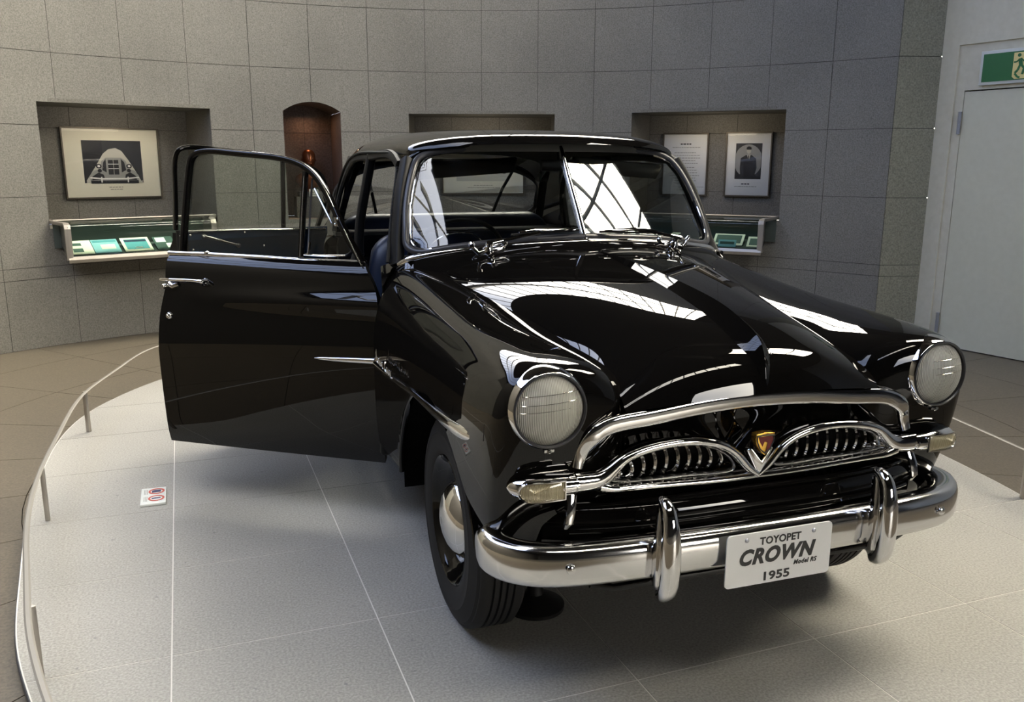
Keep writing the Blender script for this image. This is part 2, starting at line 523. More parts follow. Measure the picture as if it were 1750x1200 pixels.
# flat end strip of granite at the right end of the wall
S0 = wp(A0, WR, 0); S1 = V(4.29, 3.275, 0)
sd = (S1 - S0) / np.linalg.norm(S1 - S0); snrm = V(sd[1], -sd[0], 0)
if snrm @ (V(0, 0, 0) - S0) < 0: snrm = -snrm
for j in range(len(zb) - 1):
    mbt = MB()
    lo, hi = zb[j] + .0022, zb[j + 1] - .0022
    a, b = S0 + sd * .003, S1 + sd * .0
    mbt.slab([a + V(0, 0, lo), b + V(0, 0, lo), b + V(0, 0, hi), a + V(0, 0, hi)], snrm, .016)
    mbt.build('end_tile', 'wallend', wallb)
mbt = MB(); a, b = S0 - snrm * .008, S1 - snrm * .008
mbt.slab([a + V(0, 0, FLZ), b + V(0, 0, FLZ), b + V(0, 0, ZT), a + V(0, 0, ZT)], snrm, .05)
mbt.build('end_backing', 'mortar', wallb)

# niche linings
for n in NICHES:
    am = n['am']; nd = V(cos(am), sin(am), 0); td = V(sin(am), -cos(am), 0)   # td: to the right as seen from the room
    hw = WR * sin(n['ha']); base = WC + nd * (WR * cos(n['ha']) + .012)
    z0, z1, d = n['z0'], n['z1'], n['d']
    mat = 'archst' if n['k'] == 'arch' else 'niche'
    def q(u, w, z): return base + td * u + nd * w + V(0, 0, z)
    # back tiles
    ub = [-hw, -hw + (2 * hw) * .27, 0 if n['k'] == 'arch' else -hw + 2 * hw * .62, hw] if n['k'] == 'rect' else [-hw, 0, hw]
    zt = z1 + (.09 if n['k'] == 'arch' else 0)
    zcut = [z0] + [z for z in zb if z0 + .05 < z < zt - .05] + [zt]
    for i in range(len(ub) - 1):
        for j in range(len(zcut) - 1):
            mbt = MB(); g = .002
            mbt.slab([q(ub[i] + g, d, zcut[j] + g), q(ub[i + 1] - g, d, zcut[j] + g), q(ub[i + 1] - g, d, zcut[j + 1] - g), q(ub[i] + g, d, zcut[j + 1] - g)], -nd, .012)
            mbt.build('niche_tile', mat, wallb)
    mbt = MB()
    mbt.slab([q(-hw - .02, d + .006, z0), q(hw + .02, d + .006, z0), q(hw + .02, d + .006, zt + .02), q(-hw - .02, d + .006, zt + .02)], -nd, .02, 1)
    for s in (-1, 1):   # jambs
        mbt.slab([q(s * hw, .0, z0), q(s * hw, d, z0), q(s * hw, d, zt if n['k'] == 'rect' else z1), q(s * hw, .0, zt if n['k'] == 'rect' else z1)], (-s * td), .03)
    mbt.slab([q(-hw, 0, z0), q(hw, 0, z0), q(hw, d, z0), q(-hw, d, z0)], (0, 0, 1), .03)
    if n['k'] == 'rect':
        mbt.slab([q(-hw, 0, z1), q(-hw, d, z1), q(hw, d, z1), q(hw, 0, z1)], (0, 0, -1), .03)
    else:
        P = []
        for a in np.linspace(-1, 1, 17):
            z = niche_top(n, am + a * n['ha'] * .999); P.append([q(-a * hw, 0, z), q(-a * hw, d, z)])
        mbt.grid(P)
    mbt.build('niche_lining', [mat, 'mortar'], wallb)

# right wall: painted plaster with a steel door
W0 = V(4.29, 3.275, 0); WD = V(.22, -.975, 0) / np.linalg.norm(V(.22, -.975, 0)); WN = V(-.975, -.22, 0) / np.linalg.norm(V(.975, .22, 0))
def rwp(u, z, o=0.0): return W0 + WD * u + V(0, 0, z) + WN * o
DU0, DU1, DZ = .215, 1.10, 2.02
mb = MB()
for (ua, ub_, za, zc) in ((0, .14, FLZ, 4.42), (.14, 1.18, 2.385, 4.42), (1.18, 9.0, FLZ, 4.42)):
    mb.slab([rwp(ua, za), rwp(ub_, za), rwp(ub_, zc), rwp(ua, zc)], WN, .12)
wr = mb.build('wall_right', 'plaster')
tag(wr, 'plain light grey painted wall to the right of the granite', kind='structure')
# shallow recess with door frame, leaf and hinges
mb = MB()
mb.slab([rwp(.14, 2.035, -.018), rwp(1.18, 2.035, -.018), rwp(1.18, 2.385, -.018), rwp(.14, 2.385, -.018)], WN, .08)
mb.slab([rwp(.14, FLZ, -.018), rwp(DU0 - .004, FLZ, -.018), rwp(DU0 - .004, 2.035, -.018), rwp(.14, 2.035, -.018)], WN, .08)
mb.slab([rwp(DU1, FLZ, -.018), rwp(1.18, FLZ, -.018), rwp(1.18, 2.035, -.018), rwp(DU1, 2.035, -.018)], WN, .08)
dr = mb.build('door_1', 'plaster')
tag(dr, 'grey steel service door under the green exit sign', kind='structure')
mb = MB(); mb.slab([rwp(DU0, FLZ + .008, -.02), rwp(DU1 - .004, FLZ + .008, -.02), rwp(DU1 - .004, 2.025, -.02), rwp(DU0, 2.025, -.02)], WN, .04)
mb.build('door_leaf', 'doorpaint', dr)
mb = MB(); mb.slab([rwp(.13, FLZ, -.085), rwp(1.19, FLZ, -.085), rwp(1.19, 2.4, -.085), rwp(.13, 2.4, -.085)], WN, .03)
mb.build('door_backing', 'cavity', dr)
for zc in (1.785, .155):
    mb = MB()
    for dz in (-.045, .045):
        mb.lathe([(.0, -.043), (.013, -.043), (.013, .043), (0, .043)], rwp(DU0 - .012, zc + dz, -.004), (0, 0, 1), 14)
    mb.box(rwp(DU0 - .02, zc, -.014), (.012, .004, .085), np.array([WD, WN, V(0, 0, 1)]).T)
    mb.build('hinge', 'hinge', dr, smooth=True)
mb = MB(); mb.box(rwp(DU1 - .09, 1.0, .03), (.055, .012, .012), np.array([WD, WN, V(0, 0, 1)]).T); mb.box(rwp(DU1 - .05, 1.0, .0), (.012, .035, .012), np.array([WD, WN, V(0, 0, 1)]).T)
mb.build('door_handle', 'steel', dr)
mb = MB(); mb.slab([rwp(0, FLZ, -.001), rwp(.139, FLZ, -.001), rwp(.139, FLZ + .012, .004), rwp(0, FLZ + .012, .004)], WN, .01)
tag(mb.build('base_gap_right', 'cavity'), 'thin dark gap strip at the foot of the grey wall', kind='structure')  # dark strip stands in for the shaded gap at the wall foot

# exit sign
es = thing('exit_sign', 'green emergency exit sign with running figure above the grey door', 'sign', tuple(rwp(.66, 2.19)))
mb = MB(); mb.slab([rwp(.335, 2.062, .012), rwp(.985, 2.062, .012), rwp(.985, 2.315, .012), rwp(.335, 2.315, .012)], WN, .03); mb.build('sign_frame', 'signwhite', es, bevel=.003)
mb = MB(); mb.slab([rwp(.357, 2.085, .0145), rwp(.963, 2.085, .0145), rwp(.963, 2.292, .0145), rwp(.357, 2.292, .0145)], WN, .006); mb.build('sign_panel', 'green', es)
mb = MB(); mb.slab([rwp(u, z, .0165) for u, z in ((.592, 2.11), (.612, 2.092), (.73, 2.092), (.73, 2.282), (.592, 2.282))], WN, .003); mb.build('doorway_symbol', 'signcream', es)
mb = MB()
def fig(pts, w):
    for i in range(len(pts) - 1):
        a, b = V(*pts[i]), V(*pts[i + 1]); d = (b - a) / np.linalg.norm(b - a); nrm = V(-d[1], d[0]) * w
        mb.slab([rwp(*(a + nrm), .019), rwp(*(b + nrm), .019), rwp(*(b - nrm), .019), rwp(*(a - nrm), .019)], WN, .003)
mb.slab([rwp(.634 + .013 * cos(t), 2.262 + .013 * sin(t), .019) for t in np.linspace(0, 2 * pi, 17)[:-1]], WN, .003)
fig([(.642, 2.238), (.652, 2.19)], .014); fig([(.640, 2.234), (.618, 2.216), (.598, 2.214)], .005)
fig([(.650, 2.235), (.676, 2.215), (.684, 2.196)], .005); fig([(.646, 2.192), (.632, 2.155), (.612, 2.135)], .008)
fig([(.655, 2.192), (.678, 2.165), (.668, 2.122)], .008); fig([(.612, 2.132), (.634, 2.106), (.652, 2.10)], .007)
mb.build('running_figure', 'green', es)

# left continuation, hall walls behind the camera, ceiling
def vwall(name, p0, p1, mat, z0=FLZ, z1=4.42, label=None, holes=()):
    p0, p1 = V(*p0, 0), V(*p1, 0); L_ = np.linalg.norm(p1 - p0); d = (p1 - p0) / L_; n = V(-d[1], d[0], 0)
    if n @ (V(0, 0, 0) - p0) < 0: n = -n
    m = MB(); u = 0
    def pc(ua, ub2, za, zc_):
        m.slab([p0 + d * ua + V(0, 0, za), p0 + d * ub2 + V(0, 0, za), p0 + d * ub2 + V(0, 0, zc_), p0 + d * ua + V(0, 0, zc_)], n, .12)
    for (ha, hb, za, zc_) in holes:
        pc(u, ha, z0, z1); pc(ha, hb, z0, za); pc(ha, hb, zc_, z1); u = hb
    pc(u, L_, z0, z1)
    return tag(m.build(name, mat), label, kind='structure')
EL = wp(A1, WR, 0)
vwall('wall_left', (EL[0], EL[1]), (EL[0] - .3, -8.2), 'hallwall', label='plain grey hall wall on the left, out of view')
wrE = W0 + WD * 9.0
vwall('wall_front', (EL[0] - .3, -8.2), (wrE[0] + 3.2, -8.2), 'hallwall', label='grey hall wall behind the photographer', holes=((7.2, 9.7, 1.05, 2.6),))  # the opening is an unseen window added to light the car's front
vwall('wall_side', (wrE[0], wrE[1]), (wrE[0] + .6, -8.2), 'hallwall', label='grey hall wall on the right, out of view')

# ceiling: opaque disc inside a ring skylight, hall ceiling beyond
CC = V(0.0, 1.3, 0)
RI, ZI, RO, ZO = 3.75, 5.20, 4.85, 4.42
mb = MB()
_defer = True
SEGS = [(radians(-32), radians(-13)), (radians(40), radians(228)), (radians(252), radians(298))]      # glazed arcs, the rest is closed
def ri_(t):     # unseen glazing shaped for its light: wider left and right, narrower in front
    t = t % (2 * pi)
    w = np.clip((t - radians(160)) / radians(35), 0, 1) * (1 - np.clip((t - radians(225)) / radians(20), 0, 1))
    w = w * w * (3 - 2 * w)
    v = np.clip((t - radians(300)) / radians(14), 0, 1)
    u = np.clip((t - radians(235)) / radians(15), 0, 1) * (1 - v)
    w2 = np.clip((t - radians(206)) / radians(6), 0, 1) * (1 - np.clip((t - radians(236)) / radians(10), 0, 1))
    w = w * .5 + w2
    return RI - 1.25 * w - 1.1 * v * (t > pi) + .66 * u, ZI + .45 * w + .35 * v * (t > pi) - .47 * u
def ringp(t, f, dz=0):
    ri, zi = ri_(t)
    return CC + V((ri + (RO - ri) * f) * cos(t), (ri + (RO - ri) * f) * sin(t), zi + (ZO - zi) * f + dz)
mb = MB()
for s0, s1 in SEGS:
    for t in np.linspace(s0, s1, int(round((s1 - s0) / radians(4.5))) + 1):
        mb.bar([ringp(t, 0), ringp(t, 1)], .022, .04, N=(0, 0, 1), n=4)
    for f in (.0, .33, .66, 1.0):
        mb.bar([ringp(t, f) for t in np.linspace(s0, s1, 60)], .05 if f in (0., 1.) else .014, .04, N=(0, 0, 1), n=4)
tag(mb.build('ceiling_skylight_frame', 'mullion'), 'ring skylight glazing bars above the stone wall', kind='structure')
mb = MB()
for s0, s1 in ((SEGS[0][1], SEGS[1][0]), (SEGS[1][1], SEGS[2][0]), (SEGS[2][1], SEGS[0][0] + 2 * pi)):
    mb.grid([[ringp(t, 0), ringp(t, 1)] for t in np.linspace(s0, s1, 20)])
tag(mb.build('ceiling_slope', 'ceiling', solid=.05), 'closed sloping parts of the ring ceiling', kind='structure')
mb = MB(); mb.grid([[CC + V(0, 0, ZI + .1), CC + (ringp(t, 0) - CC) * .6 + V(0, 0, (ZI) * .4), ringp(t, 0)] for t in np.linspace(0, 2 * pi, 121)])
tag(mb.build('ceiling', 'ceiling', solid=.05), 'dark round ceiling panel inside the ring skylight', kind='structure')
# flat ceiling all around, outside of the ring skylight
mb = MB(); P = []
for t in np.linspace(-pi, pi, 73):
    P.append([CC + V(RO * cos(t), RO * sin(t), ZO), CC + V(14 * cos(t), 14 * sin(t), ZO + .01)])
mb.grid(P)
tag(mb.build('ceiling_hall', 'ceiling', solid=.05), 'flat dark hall ceiling around the ring skylight, out of view', kind='structure')

# ================================================================== PLATFORM
half = [(0, -1.78), (.55, -1.68), (1.0, -1.47), (1.45, -1.06), (1.75, -.55), (1.93, -.07), (2.03, .27), (2.11, .75), (2.18, 1.25), (2.235, 2.0), (2.228, 2.58), (2.15, 3.0), (2.03, 3.30), (1.78, 3.72), (1.4, 4.08), (.8, 4.38), (0, 4.5)]
hp = curve([(-half[1][0], half[1][1], 0)] + [(x, y, 0) for x, y in half] + [(-half[-2][0], half[-2][1], 0)], 130)
hp = [p for p in hp if p[0] >= -1e-6]
outl = [V(p[0], p[1], 0) for p in hp] + [V(-p[0], p[1], 0) for p in hp[::-1]]
mb = MB(); mb.slab([p - V(0, 0, .0012) for p in outl], (0, 0, 1), .037)
plat = mb.build('display_platform', 'platjoint')
tag(plat, 'low rounded pale granite platform under the black car', 'platform')
ORG[plat.name] = V(0, 0, 0)
def clip(poly, p, n):
    out = []
    for i in range(len(poly)):
        a, b = poly[i], poly[(i + 1) % len(poly)]
        da, db = (a - p) @ n, (b - p) @ n
        if da <= 0: out.append(a)
        if (da < 0 < db) or (db < 0 < da): out.append(a + (b - a) * da / (da - db))
    return out
rot = radians(2.0); ex_, ey_ = V(cos(rot), sin(rot), 0), V(-sin(rot), cos(rot), 0)
O_ = V(-.285, -.515, 0); TX, TY = .632, .607
inner = outl
for i in range(-5, 6):
    for j in range(-4, 11):
        g = .0022
        poly = [O_ + ex_ * (TX * (i + a)) + ey_ * (TY * (j + b)) + ex_ * (g if a == 0 else -g) + ey_ * (g if b == 0 else -g) for a, b in ((0, 0), (1, 0), (1, 1), (0, 1))]
        if min(np.linalg.norm(p - V(0, 1.3, 0)) for p in poly) > 4.2: continue
        for k in range(len(outl)):
            a, b = outl[k], outl[(k + 1) % len(outl)]
            d = b - a
            if np.linalg.norm(d) < 1e-6: continue
            n = V(d[1], -d[0], 0); n /= np.linalg.norm(n)
            poly = clip(poly, a - n * .004, n)
            if len(poly) < 3: break
        if len(poly) < 3: continue
        ar = abs(sum(poly[k][0] * poly[(k + 1) % len(poly)][1] - poly[(k + 1) % len(poly)][0] * poly[k][1] for k in range(len(poly)))) / 2
        if ar < .002: continue
        mb = MB(); mb.slab(poly, (0, 0, 1), .009)
        mb.build('stone_tile', 'platform', plat)
mb = MB(); mb.bar([p + V(0, 0, -.02) for p in outl[::2]], .006, .018, N=(0, 0, 1), n=6, closed=True)
mb.build('edge_band', 'platedge', plat)

# low barrier rail around the platform
br = thing('low_barrier', 'low curved flat steel rail on short posts around the platform', 'barrier', (0, 1.4, 0))
posts = [(-2.102, 2.564), (-2.104, 1.294), (-1.926, .043), (1.985, .181), (2.12, 1.4), (2.10, 2.6), (-1.62, 3.72), (1.62, 3.72)]
for x, y in posts:
    a = math.atan2(y - 1.5, x)
    mb = MB(); R_ = np.array([V(cos(a), sin(a), 0), V(-sin(a), cos(a), 0), V(0, 0, 1)]).T
    mb.box((x, y, .116), (.009, .012, .116), R_)
    mb.build('post', 'steel', br, bevel=.002)
rp = [p + (V(0, 1.4, 0) - p) / np.linalg.norm(V(0, 1.4, 0) - p) * -.005 for p in outl if p[1] > -1.2]
# order: left front -> back -> right front
L_ = [p for p in rp if p[0] < 0]; R_l = [p for p in rp if p[0] >= 0]
L_.sort(key=lambda p: p[1]); R_l.sort(key=lambda p: -p[1])
RL = [(-1.50, -1.15), (-1.66, -.84), (-1.80, -.47), (-1.903, -.108), (-1.961, .187), (-2.045, .657), (-2.103, 1.271), (-2.113, 1.80), (-2.097, 2.531), (-1.976, 3.126), (-1.801, 3.70), (-1.40, 4.05), (-.8, 4.33), (0, 4.43)]
path = list(curve([V(x, y, .232) for x, y in RL] + [V(-x, y, .232) for x, y in RL[::-1][1:-3]], 160))
mb = MB(); mb.bar(path, .010, .003, N=(0, 0, 1), n=6)
mb.build('rail', 'railsteel', br)

# floor notice: two prohibition symbols
ns = thing('floor_notice', 'small white notice plate with two red ring symbols lying on the platform', 'sign', (-1.70, 1.415, 0))
cA, cB, cC, cD = V(-1.758, 1.516, 0), V(-1.652, 1.513, 0), V(-1.645, 1.318, 0), V(-1.750, 1.316, 0)
mb = MB(); mb.slab([p + V(0, 0, .012) for p in (cD, cC, cB, cA)], (0, 0, 1), .012); mb.build('notice_plate', 'whitetile', ns, bevel=.003)
def np_(u, v_): return cD + (cC - cD) * u + (cA - cD) * v_ + V(0, 0, .0125)
for v0 in (.30, .73):
    mb = MB()
    ring = lambda r: [np_(.62 + r / .106 * cos(t), v0 + r / .2 * sin(t)) for t in np.linspace(0, 2 * pi, 33)[:-1]]
    mb.grid([ring(.034), [p + V(0, 0, .0012) for p in ring(.034)], [p + V(0, 0, .0012) for p in ring(.026)], ring(.026)], closev=True)
    rg = mb.build('red_ring', 'red', ns)
    mb = MB(); w = .24 if v0 > .5 else .10
    mb.slab([np_(.62 - .18, v0 - w * .3) + V(0, 0, .001), np_(.62 + .17, v0 - w * .2) + V(0, 0, .001), np_(.62 + .17, v0 + w * .3) + V(0, 0, .001), np_(.62 - .05, v0 + w * .38) + V(0, 0, .001), np_(.62 - .18, v0 + w * .2) + V(0, 0, .001)], (0, 0, 1), .001)
    mb.build('hand_symbol', 'navyprint', ns)
mb = MB()
for v0 in (.30, .73):
    for k in range(3):
        for s in range(5):
            mb.slab([np_(.13 + k * .055, v0 - .14 + s * .06), np_(.155 + k * .055, v0 - .14 + s * .06), np_(.155 + k * .055, v0 - .10 + s * .06), np_(.13 + k * .055, v0 - .10 + s * .06)], (0, 0, 1), .0006)
mb.build('caption_print', 'inkgrey', ns)['kind'] = 'stuff'

# ================================================================== NICHE CONTENTS
def nframe(n, w):
    am = n['am']; nd = V(cos(am), sin(am), 0); td = V(sin(am), -cos(am), 0)
    base = WC + nd * (WR * cos(n['ha']) + .012 + w)
    R_ = np.array([td, nd, V(0, 0, 1)]).T
    return (lambda u, z, o=0.0: base + td * u + V(0, 0, z) - nd * o), nd, td, R_

def picture(n, u0, u1, z0, z1, name, label, cat, mat='paper', group=None, prints=()):
    q, nd, td, R_ = nframe(n, n['d'] - .014)
    t = thing(name, label, cat, tuple(q((u0 + u1) / 2, z0)), group)
    mb = MB(); w = .012
    for (a, b, c, d) in ((u0 - w, u1 + w, z1, z1 + w), (u0 - w, u1 + w, z0 - w, z0), (u0 - w, u0, z0, z1), (u1, u1 + w, z0, z1)):
        mb.box(q((a + b) / 2, (c + d) / 2, .014), ((b - a) / 2, .014, (d - c) / 2), R_)
    mb.build('frame', 'frame', t)
    mb = MB(); mb.slab([q(u0, z0, .008), q(u1, z0, .008), q(u1, z1, .008), q(u0, z1, .008)], -nd, .007); mb.build('sheet', mat, t)
    for nm, m, polys, o in prints:
        mb = MB()
        for pl in polys: mb.slab([q(a, b, o) for a, b in pl], -nd, .001)
        po = mb.build(nm, m, t)
        if len(polys) > 3: po['kind'] = 'stuff'
    mb = MB(); mb.slab([q(u0, z0, .020), q(u1, z0, .020), q(u1, z1, .020), q(u0, z1, .020)], -nd, .002); mb.build('glazing', 'picglass', t)
    return t

def rect(a, b, c, d): return [(a, c), (b, c), (b, d), (a, d)]
def ell(cx, cz, rx, rz, n=28, a0=0, a1=2 * pi): return [(cx + rx * cos(t), cz + rz * sin(t)) for t in np.linspace(a0, a1, n, endpoint=abs(a1 - a0) < 6.2)]
def textlines(u, z, w, k, dz, h, seed):
    rr = random.Random(seed); out = []
    for i in range(k):
        ww = w * (rr.uniform(.55, 1)); x = u - ww / 2
        while x < u + ww / 2:
            L = rr.uniform(.010, .03); out.append(rect(x, x + L, z - i * dz, z - i * dz + h)); x += L + .006
    return out

N1, N2, N4, NA = NICHES
# picture 1: black and white photograph of an old car front in a pool of light
cz = 1.30
glow = [(-.20, cz + .05), (-.14, cz + .14), (-.08, cz + .235), (-.03, cz + .275), (.03, cz + .285), (.08, cz + .26), (.14, cz + .17), (.20, cz + .06), (.235, cz - .01), (.245, cz - .0), (.245, 1.277), (-.235, 1.277), (-.235, cz + .0)]
picture(N1, -.404, .404, 1.152, 1.751, 'framed_photograph', 'framed black and white photograph of an old car front in the left niche', 'picture', 'paper', None, [
    ('photo_ground', 'ink', [rect(-.252, .252, 1.277, 1.650)], .010),
    ('light_pool', 'piclight', [glow], .0115),
    ('car_body', 'picgrey', [[(-.20, 1.285), (-.21, 1.34), (-.17, 1.385), (-.115, 1.40), (-.10, 1.47), (-.06, 1.50), (.07, 1.50), (.11, 1.47), (.125, 1.40), (.18, 1.385), (.215, 1.34), (.205, 1.285)]], .013),
    ('car_shading', 'ink', [rect(-.045, -.002, 1.35, 1.48), rect(.004, .045, 1.35, 1.48), ell(-.125, 1.425, .024, .020), ell(.135, 1.425, .024, .020), ell(-.12, 1.385, .018, .016), ell(.13, 1.385, .018, .016),
        [(-.19, 1.30), (-.185, 1.335), (-.13, 1.37), (-.09, 1.35), (-.08, 1.31)], [(.195, 1.30), (.19, 1.335), (.14, 1.37), (.10, 1.35), (.09, 1.31)], rect(-.20, .21, 1.272, 1.298), [(-.098, 1.39), (-.085, 1.46), (-.062, 1.49), (-.062, 1.37)], [(.108, 1.39), (.095, 1.46), (.068, 1.49), (.068, 1.37)]], .0145),
    ('chrome_lines', 'paperw', [[(-.205, 1.318), (-.10, 1.308), (.10, 1.308), (.215, 1.318), (.215, 1.330), (.10, 1.320), (-.10, 1.320), (-.205, 1.330)], rect(-.115, -.104, 1.28, 1.33), rect(.112, .123, 1.28, 1.33), rect(-.045, .045, 1.40, 1.406), rect(-.045, .045, 1.44, 1.446), ell(-.125, 1.425, .012, .010), ell(.135, 1.425, .012, .010)], .016),
    ('caption', 'inkgrey', textlines(0.01, 1.235, .18, 2, .02, .007, 3), .010)])
# picture 2 seen through the windscreen
picture(N2, -.418, .418, 1.153, 1.752, 'framed_drawing', 'wide framed technical drawing in the middle niche, seen through the windscreen', 'picture', 'paper', None, [
    ('faint_sheet', 'piclight', [rect(-.28, .27, 1.275, 1.66)], .010),
    ('line_drawing', 'inkgrey', [[(-.08, 1.33), (.0, 1.39), (.003, 1.387), (-.077, 1.327)], rect(.14, .146, 1.34, 1.52), [(-.2, 1.42), (-.1, 1.46), (-.1, 1.456), (-.2, 1.415)], rect(-.25, .20, 1.60, 1.603), rect(-.25, .20, 1.50, 1.502), rect(.18, .24, 1.325, 1.328)], .0115),
    ('seal_mark', 'ink', [rect(.205, .237, 1.352, 1.385)], .0115),
    ('caption', 'inkgrey', textlines(0.0, 1.228, .24, 1, .02, .007, 5) + textlines(0.0, 1.205, .36, 1, .02, .006, 6), .010)])
# pictures 3 and 4 in the right niche
picture(N4, -.545, -.108, 1.158, 1.747, 'framed_document', 'framed sheet of printed text on the left in the right niche', 'picture', 'paperw', None, [
    ('heading', 'ink', textlines(-.32, 1.645, .15, 1, .02, .012, 11), .010),
    ('text_lines', 'inkgrey', textlines(-.32, 1.615, .36, 1, .02, .006, 12) + textlines(-.33, 1.565, .32, 5, .026, .005, 13) + textlines(-.33, 1.42, .30, 7, .026, .005, 14) + textlines(-.3, 1.23, .3, 2, .03, .004, 15), .010)])
pc = .296
picture(N4, .088, .504, 1.158, 1.750, 'framed_portrait', 'framed black and white portrait of a person in a dark suit, right niche', 'picture', 'paperw', None, [
    ('photo_ground', 'ink', [rect(.174, .424, 1.315, 1.655)], .010),
    ('oval_backdrop', 'picgrey', [[(max(.178, min(.42, a)), max(1.32, b)) for a, b in ell(pc, 1.49, .135, .155)]], .0115),
    ('suit', 'ink', [[(pc - .065, 1.32), (pc - .075, 1.42), (pc - .07, 1.515), (pc - .02, 1.545), (pc + .03, 1.545), (pc + .075, 1.51), (pc + .085, 1.42), (pc + .06, 1.32)]], .013),
    ('shirt', 'piclight', [[(pc - .015, 1.548), (pc + .022, 1.548), (pc + .008, 1.49)]], .0145),
    ('tie', 'ink', [[(pc + .000, 1.540), (pc + .008, 1.540), (pc + .012, 1.49), (pc + .004, 1.485)]], .0155),
    ('face', 'piclight', [ell(pc + .004, 1.585, .021, .030)], .0145),
    ('hair', 'ink', [ell(pc + .004, 1.605, .024, .020, 16, 0, pi) + [(pc - .016, 1.595), (pc + .024, 1.595)]], .0155),
    ('caption', 'ink', textlines(pc - .02, 1.262, .11, 1, .02, .010, 21), .010), ('subcaption', 'inkgrey', textlines(pc - .02, 1.240, .20, 1, .02, .005, 22), .010)])

# ---- glass display cases below the pictures
def showcase(n, uL, uR, label, items):
    q, nd, td, R_ = nframe(n, 0)
    dF = .26
    hw = WR * sin(n['ha'])
    t = thing('display_case', label, 'display case', tuple(q(0, .64, .1)), 'wall mounted display cases')
    zt, zb_, zf = .985, .665, .965
    uLb, uRb = -hw, hw
    # steel edges : side plates, bottom tray, front rails
    for s, u, ub2 in ((-1, uL, uLb), (1, uR, uRb)):
        mb = MB()
        mb.bar([q(u, zb_ + .02, dF - .01), q(u, zf - .03, dF - .01), q(u, zf - .008, dF - .02), q(u, zf + .004, dF - .05), q(ub2 * .97 + u * .03, zt, -.06)], .013, .026, N=list([td] * 5), n=8, ex=6)
        mb.slab([q(u, zb_, dF), q(u, zf - .012, dF), q(u, zt, 0), q(u, zb_ + .12, 0)], td * s, .006)
        mb.build('side_frame', 'steel', t)
    mb = MB(); mb.bar([q(uL - .012, zb_ + .022, dF), q(uR + .012, zb_ + .022, dF)], .026, .006, N=tuple(-nd), n=4, ex=8)
    mb.build('front_rail', 'steel', t)
    mb = MB(); mb.slab([q(uL, zb_ + .012, dF - .004), q(uR, zb_ + .012, dF - .004), q(uR, zb_ + .09, .0), q(uL, zb_ + .09, .0)], (0, 0, 1), .012); mb.build('underside', 'steel', t)
    mb = MB(); mb.slab([q(uL, zb_ + .050, dF - .012), q(uR, zb_ + .050, dF - .012), q(uR, zb_ + .115, .02), q(uL, zb_ + .115, .02)], (0, 0, 1), .008)
    mb.slab([q(uLb + .02, zb_ + .1, .02), q(uRb - .02, zb_ + .1, .02), q(uRb - .02, zt - .02, .015), q(uLb + .02, zt - .02, .015)], -nd, .008)
    mb.build('lining', 'caselining', t)
    # bent glass: sloping top, rounded nose, vertical front
    prof = [(zt, .0), (zf + .008, dF - .06), (zf + .002, dF - .03), (zf - .010, dF - .012), (zf - .03, dF - .004), (zf - .10, dF - .002), (zb_ + .045, dF - .002)]
    mb = MB(); mb.grid([[q(u, z, o) for z, o in prof] for u in np.linspace(uL, uR, 4)])
    mb.build('glass_cover', 'caseglass', t, smooth=True, angle=60)
    mb = MB(); mb.bar([q(uLb + .03, zt + .006, .006), q(uRb - .03, zt + .006, .006)], .014, .008, N=(0, 0, 1), n=4, ex=8); mb.build('back_rail', 'steel', t)
    for (nm, lab, u0, u1, o0, o1, mat, extra) in items:
        sl = (.115 - .050) / (dF - .032)
        zz = lambda o: zb_ + .056 + (dF - .012 - o) * sl
        it = thing(nm, lab, 'exhibit', tuple(q((u0 + u1) / 2, zz(o0), (o0 + o1) / 2)), 'exhibits inside the wall cases')
        mb = MB(); mb.slab([q(u0, zz(o0) + .006, o0), q(u1, zz(o0) + .006, o0), q(u1, zz(o1) + .006 + .05, o1), q(u0, zz(o1) + .006 + .05, o1)], (0, 0, 1), .006)
        mb.build('sheet', mat, it)
        for (nm2, m2, a, b, c, d) in extra:
            mb = MB(); f = lambda u, v_: q(u0 + (u1 - u0) * u, zz(o0 + (o1 - o0) * v_) + .0075 + .05 * v_, o0 + (o1 - o0) * v_)
            mb.slab([f(a, c), f(b, c), f(b, d), f(a, d)], (0, 0, 1), .001); mb.build(nm2, m2, it)
    return t
showcase(N1, -.625, .565, 'steel and glass wall case under the left niche picture of an old car', [
    ('booklet', 'pale open booklet with dark blocks at the left end of the left wall case', -.60, -.43, .235, .08, 'paper', [('dark_block', 'darkgreen', .1, .55, .12, .40), ('upper_block', 'darkgreen', .1, .55, .60, .80)]),
    ('brochure', 'pale blue brochure beside the booklet in the left wall case', -.425, -.22, .235, .08, 'sky_print', [('white_area', 'paper', .30, .85, .25, .60), ('teal_band', 'teal', .05, .95, .78, .92)]),
    ('framed_plate', 'teal picture plate with cream border in the left wall case', -.19, .04, .235, .07, 'paper', [('picture_area', 'teal', .10, .90, .12, .86), ('dark_band', 'navyprint', .12, .88, .66, .82), ('caption_area', 'piclight', .40, .66, .16, .28)]),
    ('photo_card', 'dark photo card with pale prints, right of the teal plate in the left wall case', .075, .24, .235, .08, 'darkgreen', [('pale_print', 'paperw', .1, .6, .55, .92), ('small_print', 'paperw', .55, .95, .1, .45)]),
    ('leaflet', 'cream leaflet at the right end of the left wall case', .27, .40, .235, .08, 'paper', [('print', 'darkgreen', .2, .8, .2, .8)])])
